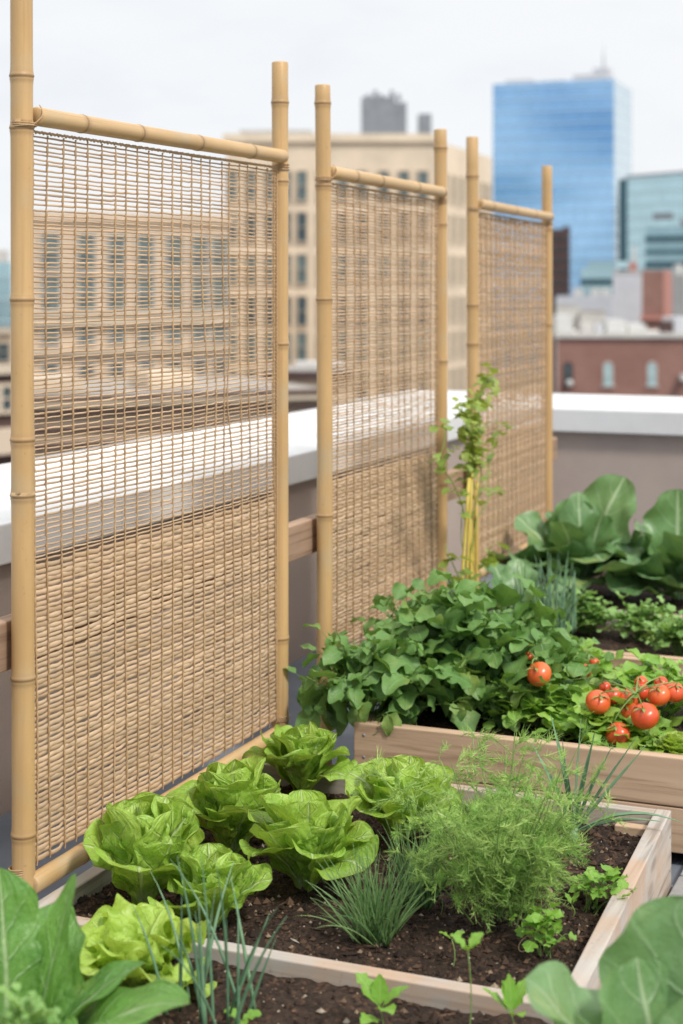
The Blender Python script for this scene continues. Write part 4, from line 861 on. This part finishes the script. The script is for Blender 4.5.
for (p0,p1,hh,d0,d1,mt) in ((560,577,1.0,2,5,'white_trim'),(585,597,.55,1.5,3.5,'concrete'),(612,632,.75,2,5,'white_trim'),(637,655,.45,3,6,'white_trim'),(668,678,.7,1.5,3,'darkbrick'),(600,608,.5,2,3,'grey_light'),(684,720,.9,3,7,'grey_light')):
    u0,u1=b.px2u(p0)[0],b.px2u(p1)[0]; b.boxpart('roof_unit',mt,u0,u1,b.top-.08,b.top+.22+hh,d0,d1)
# lantern and white awning on the brick front
mb=MB(); u=b.px2u(569)[0]; p=b.pt(u,.35,H(383,105)); tube(mb,[(p[0],p[1],p[2]-.22),(p[0],p[1],p[2]-.1),(p[0],p[1],p[2]+.1),(p[0],p[1],p[2]+.22)],[.08,.2,.2,.08],10); build('globe_lamp',mb,M['white_trim'],b.t)
b.boxpart('awning','white_trim',b.px2u(679)[0],b.px2u(687)[0],H(380,105),H(374,105),-.8,-.01)

# ------------------------------------------------------------------ world, sun, camera
w=bpy.data.worlds.new('World'); scene.world=w; w.use_nodes=True; nt=w.node_tree; nt.nodes.clear(); g=G(nt)
SUN_EL=rad(48); sd=np.array([.80,-.45,0]); sd/=np.linalg.norm(sd)   # horizontal direction towards the sun
az=math.atan2(sd[0],sd[1])
sky=g.n('ShaderNodeTexSky',sky_type='NISHITA',sun_disc=False,sun_elevation=SUN_EL,sun_rotation=az,air_density=1.0,dust_density=.4,ozone_density=2.0)
tc=g.n('ShaderNodeTexCoord'); d=tc.outputs['Generated']; xyz=g.n('ShaderNodeSeparateXYZ',{0:d})
# clouds thin out behind the camera (-Y), cover the sky in front and overhead
nz=g.noise(g.map(d,(5.0,5.0,24.0)),1.7,6,.58,.4); nz2=g.noise(g.map(d,(2.2,2.2,7.0)),2.6,5,.6,.2)
back=g.smooth(xyz.outputs[1],-.95,-.35)
cov=g.math('MAXIMUM',g.smooth(nz.outputs[0],.46,.56),back)
cov=g.math('MAXIMUM',cov,g.smooth(xyz.outputs[2],.55,.8))
cov=g.math('MULTIPLY',cov,.96)
cc=g.mix(g.smooth(nz2.outputs[0],.30,.62),(8.9,9.2,9.55),(9.6,9.75,9.9))
zen=g.math('ADD',1.0,g.math('MULTIPLY',g.smooth(xyz.outputs[2],.25,.95),.75))
cc=g.n('ShaderNodeVectorMath',{0:cc,'Scale':zen},operation='SCALE').outputs[0]
skyb=g.mix(1.0,sky.outputs[0],(.55,.72,.95),'MULTIPLY'); skyc=g.mix(cov,skyb,cc)
bg=g.n('ShaderNodeBackground',{0:skyc,1:.1}); o=g.n('ShaderNodeOutputWorld'); nt.links.new(bg.outputs[0],o.inputs[0])
L=bpy.data.lights.new('sun','SUN'); L.energy=2.9; L.angle=rad(9); L.color=(1,.95,.88); lo=bpy.data.objects.new('sun',L); COL.objects.link(lo)
v=Vector((sd[0]*math.cos(SUN_EL),sd[1]*math.cos(SUN_EL),math.sin(SUN_EL))); lo.rotation_euler=v.to_track_quat('Z','Y').to_euler()

cam=bpy.data.cameras.new('camera'); co=bpy.data.objects.new('camera',cam); COL.objects.link(co); scene.camera=co
co.location=(0,0,EYE); co.rotation_euler=(rad(90),0,math.atan2(SA,CA))
cam.sensor_width=36; cam.sensor_fit='AUTO'; cam.lens=F/1024*36; cam.shift_y=-(512-HZ)/1024; cam.clip_end=8000; cam.clip_start=.05
cam.dof.use_dof=True; cam.dof.focus_distance=3.75; cam.dof.aperture_fstop=2.9
scene.view_settings.view_transform='Standard'; scene.view_settings.look='None'; scene.view_settings.exposure=0; scene.view_settings.gamma=1
scene.cycles.max_bounces=6; scene.cycles.transparent_max_bounces=6
scene.cycles.use_denoising=True
scene.render.film_transparent=False
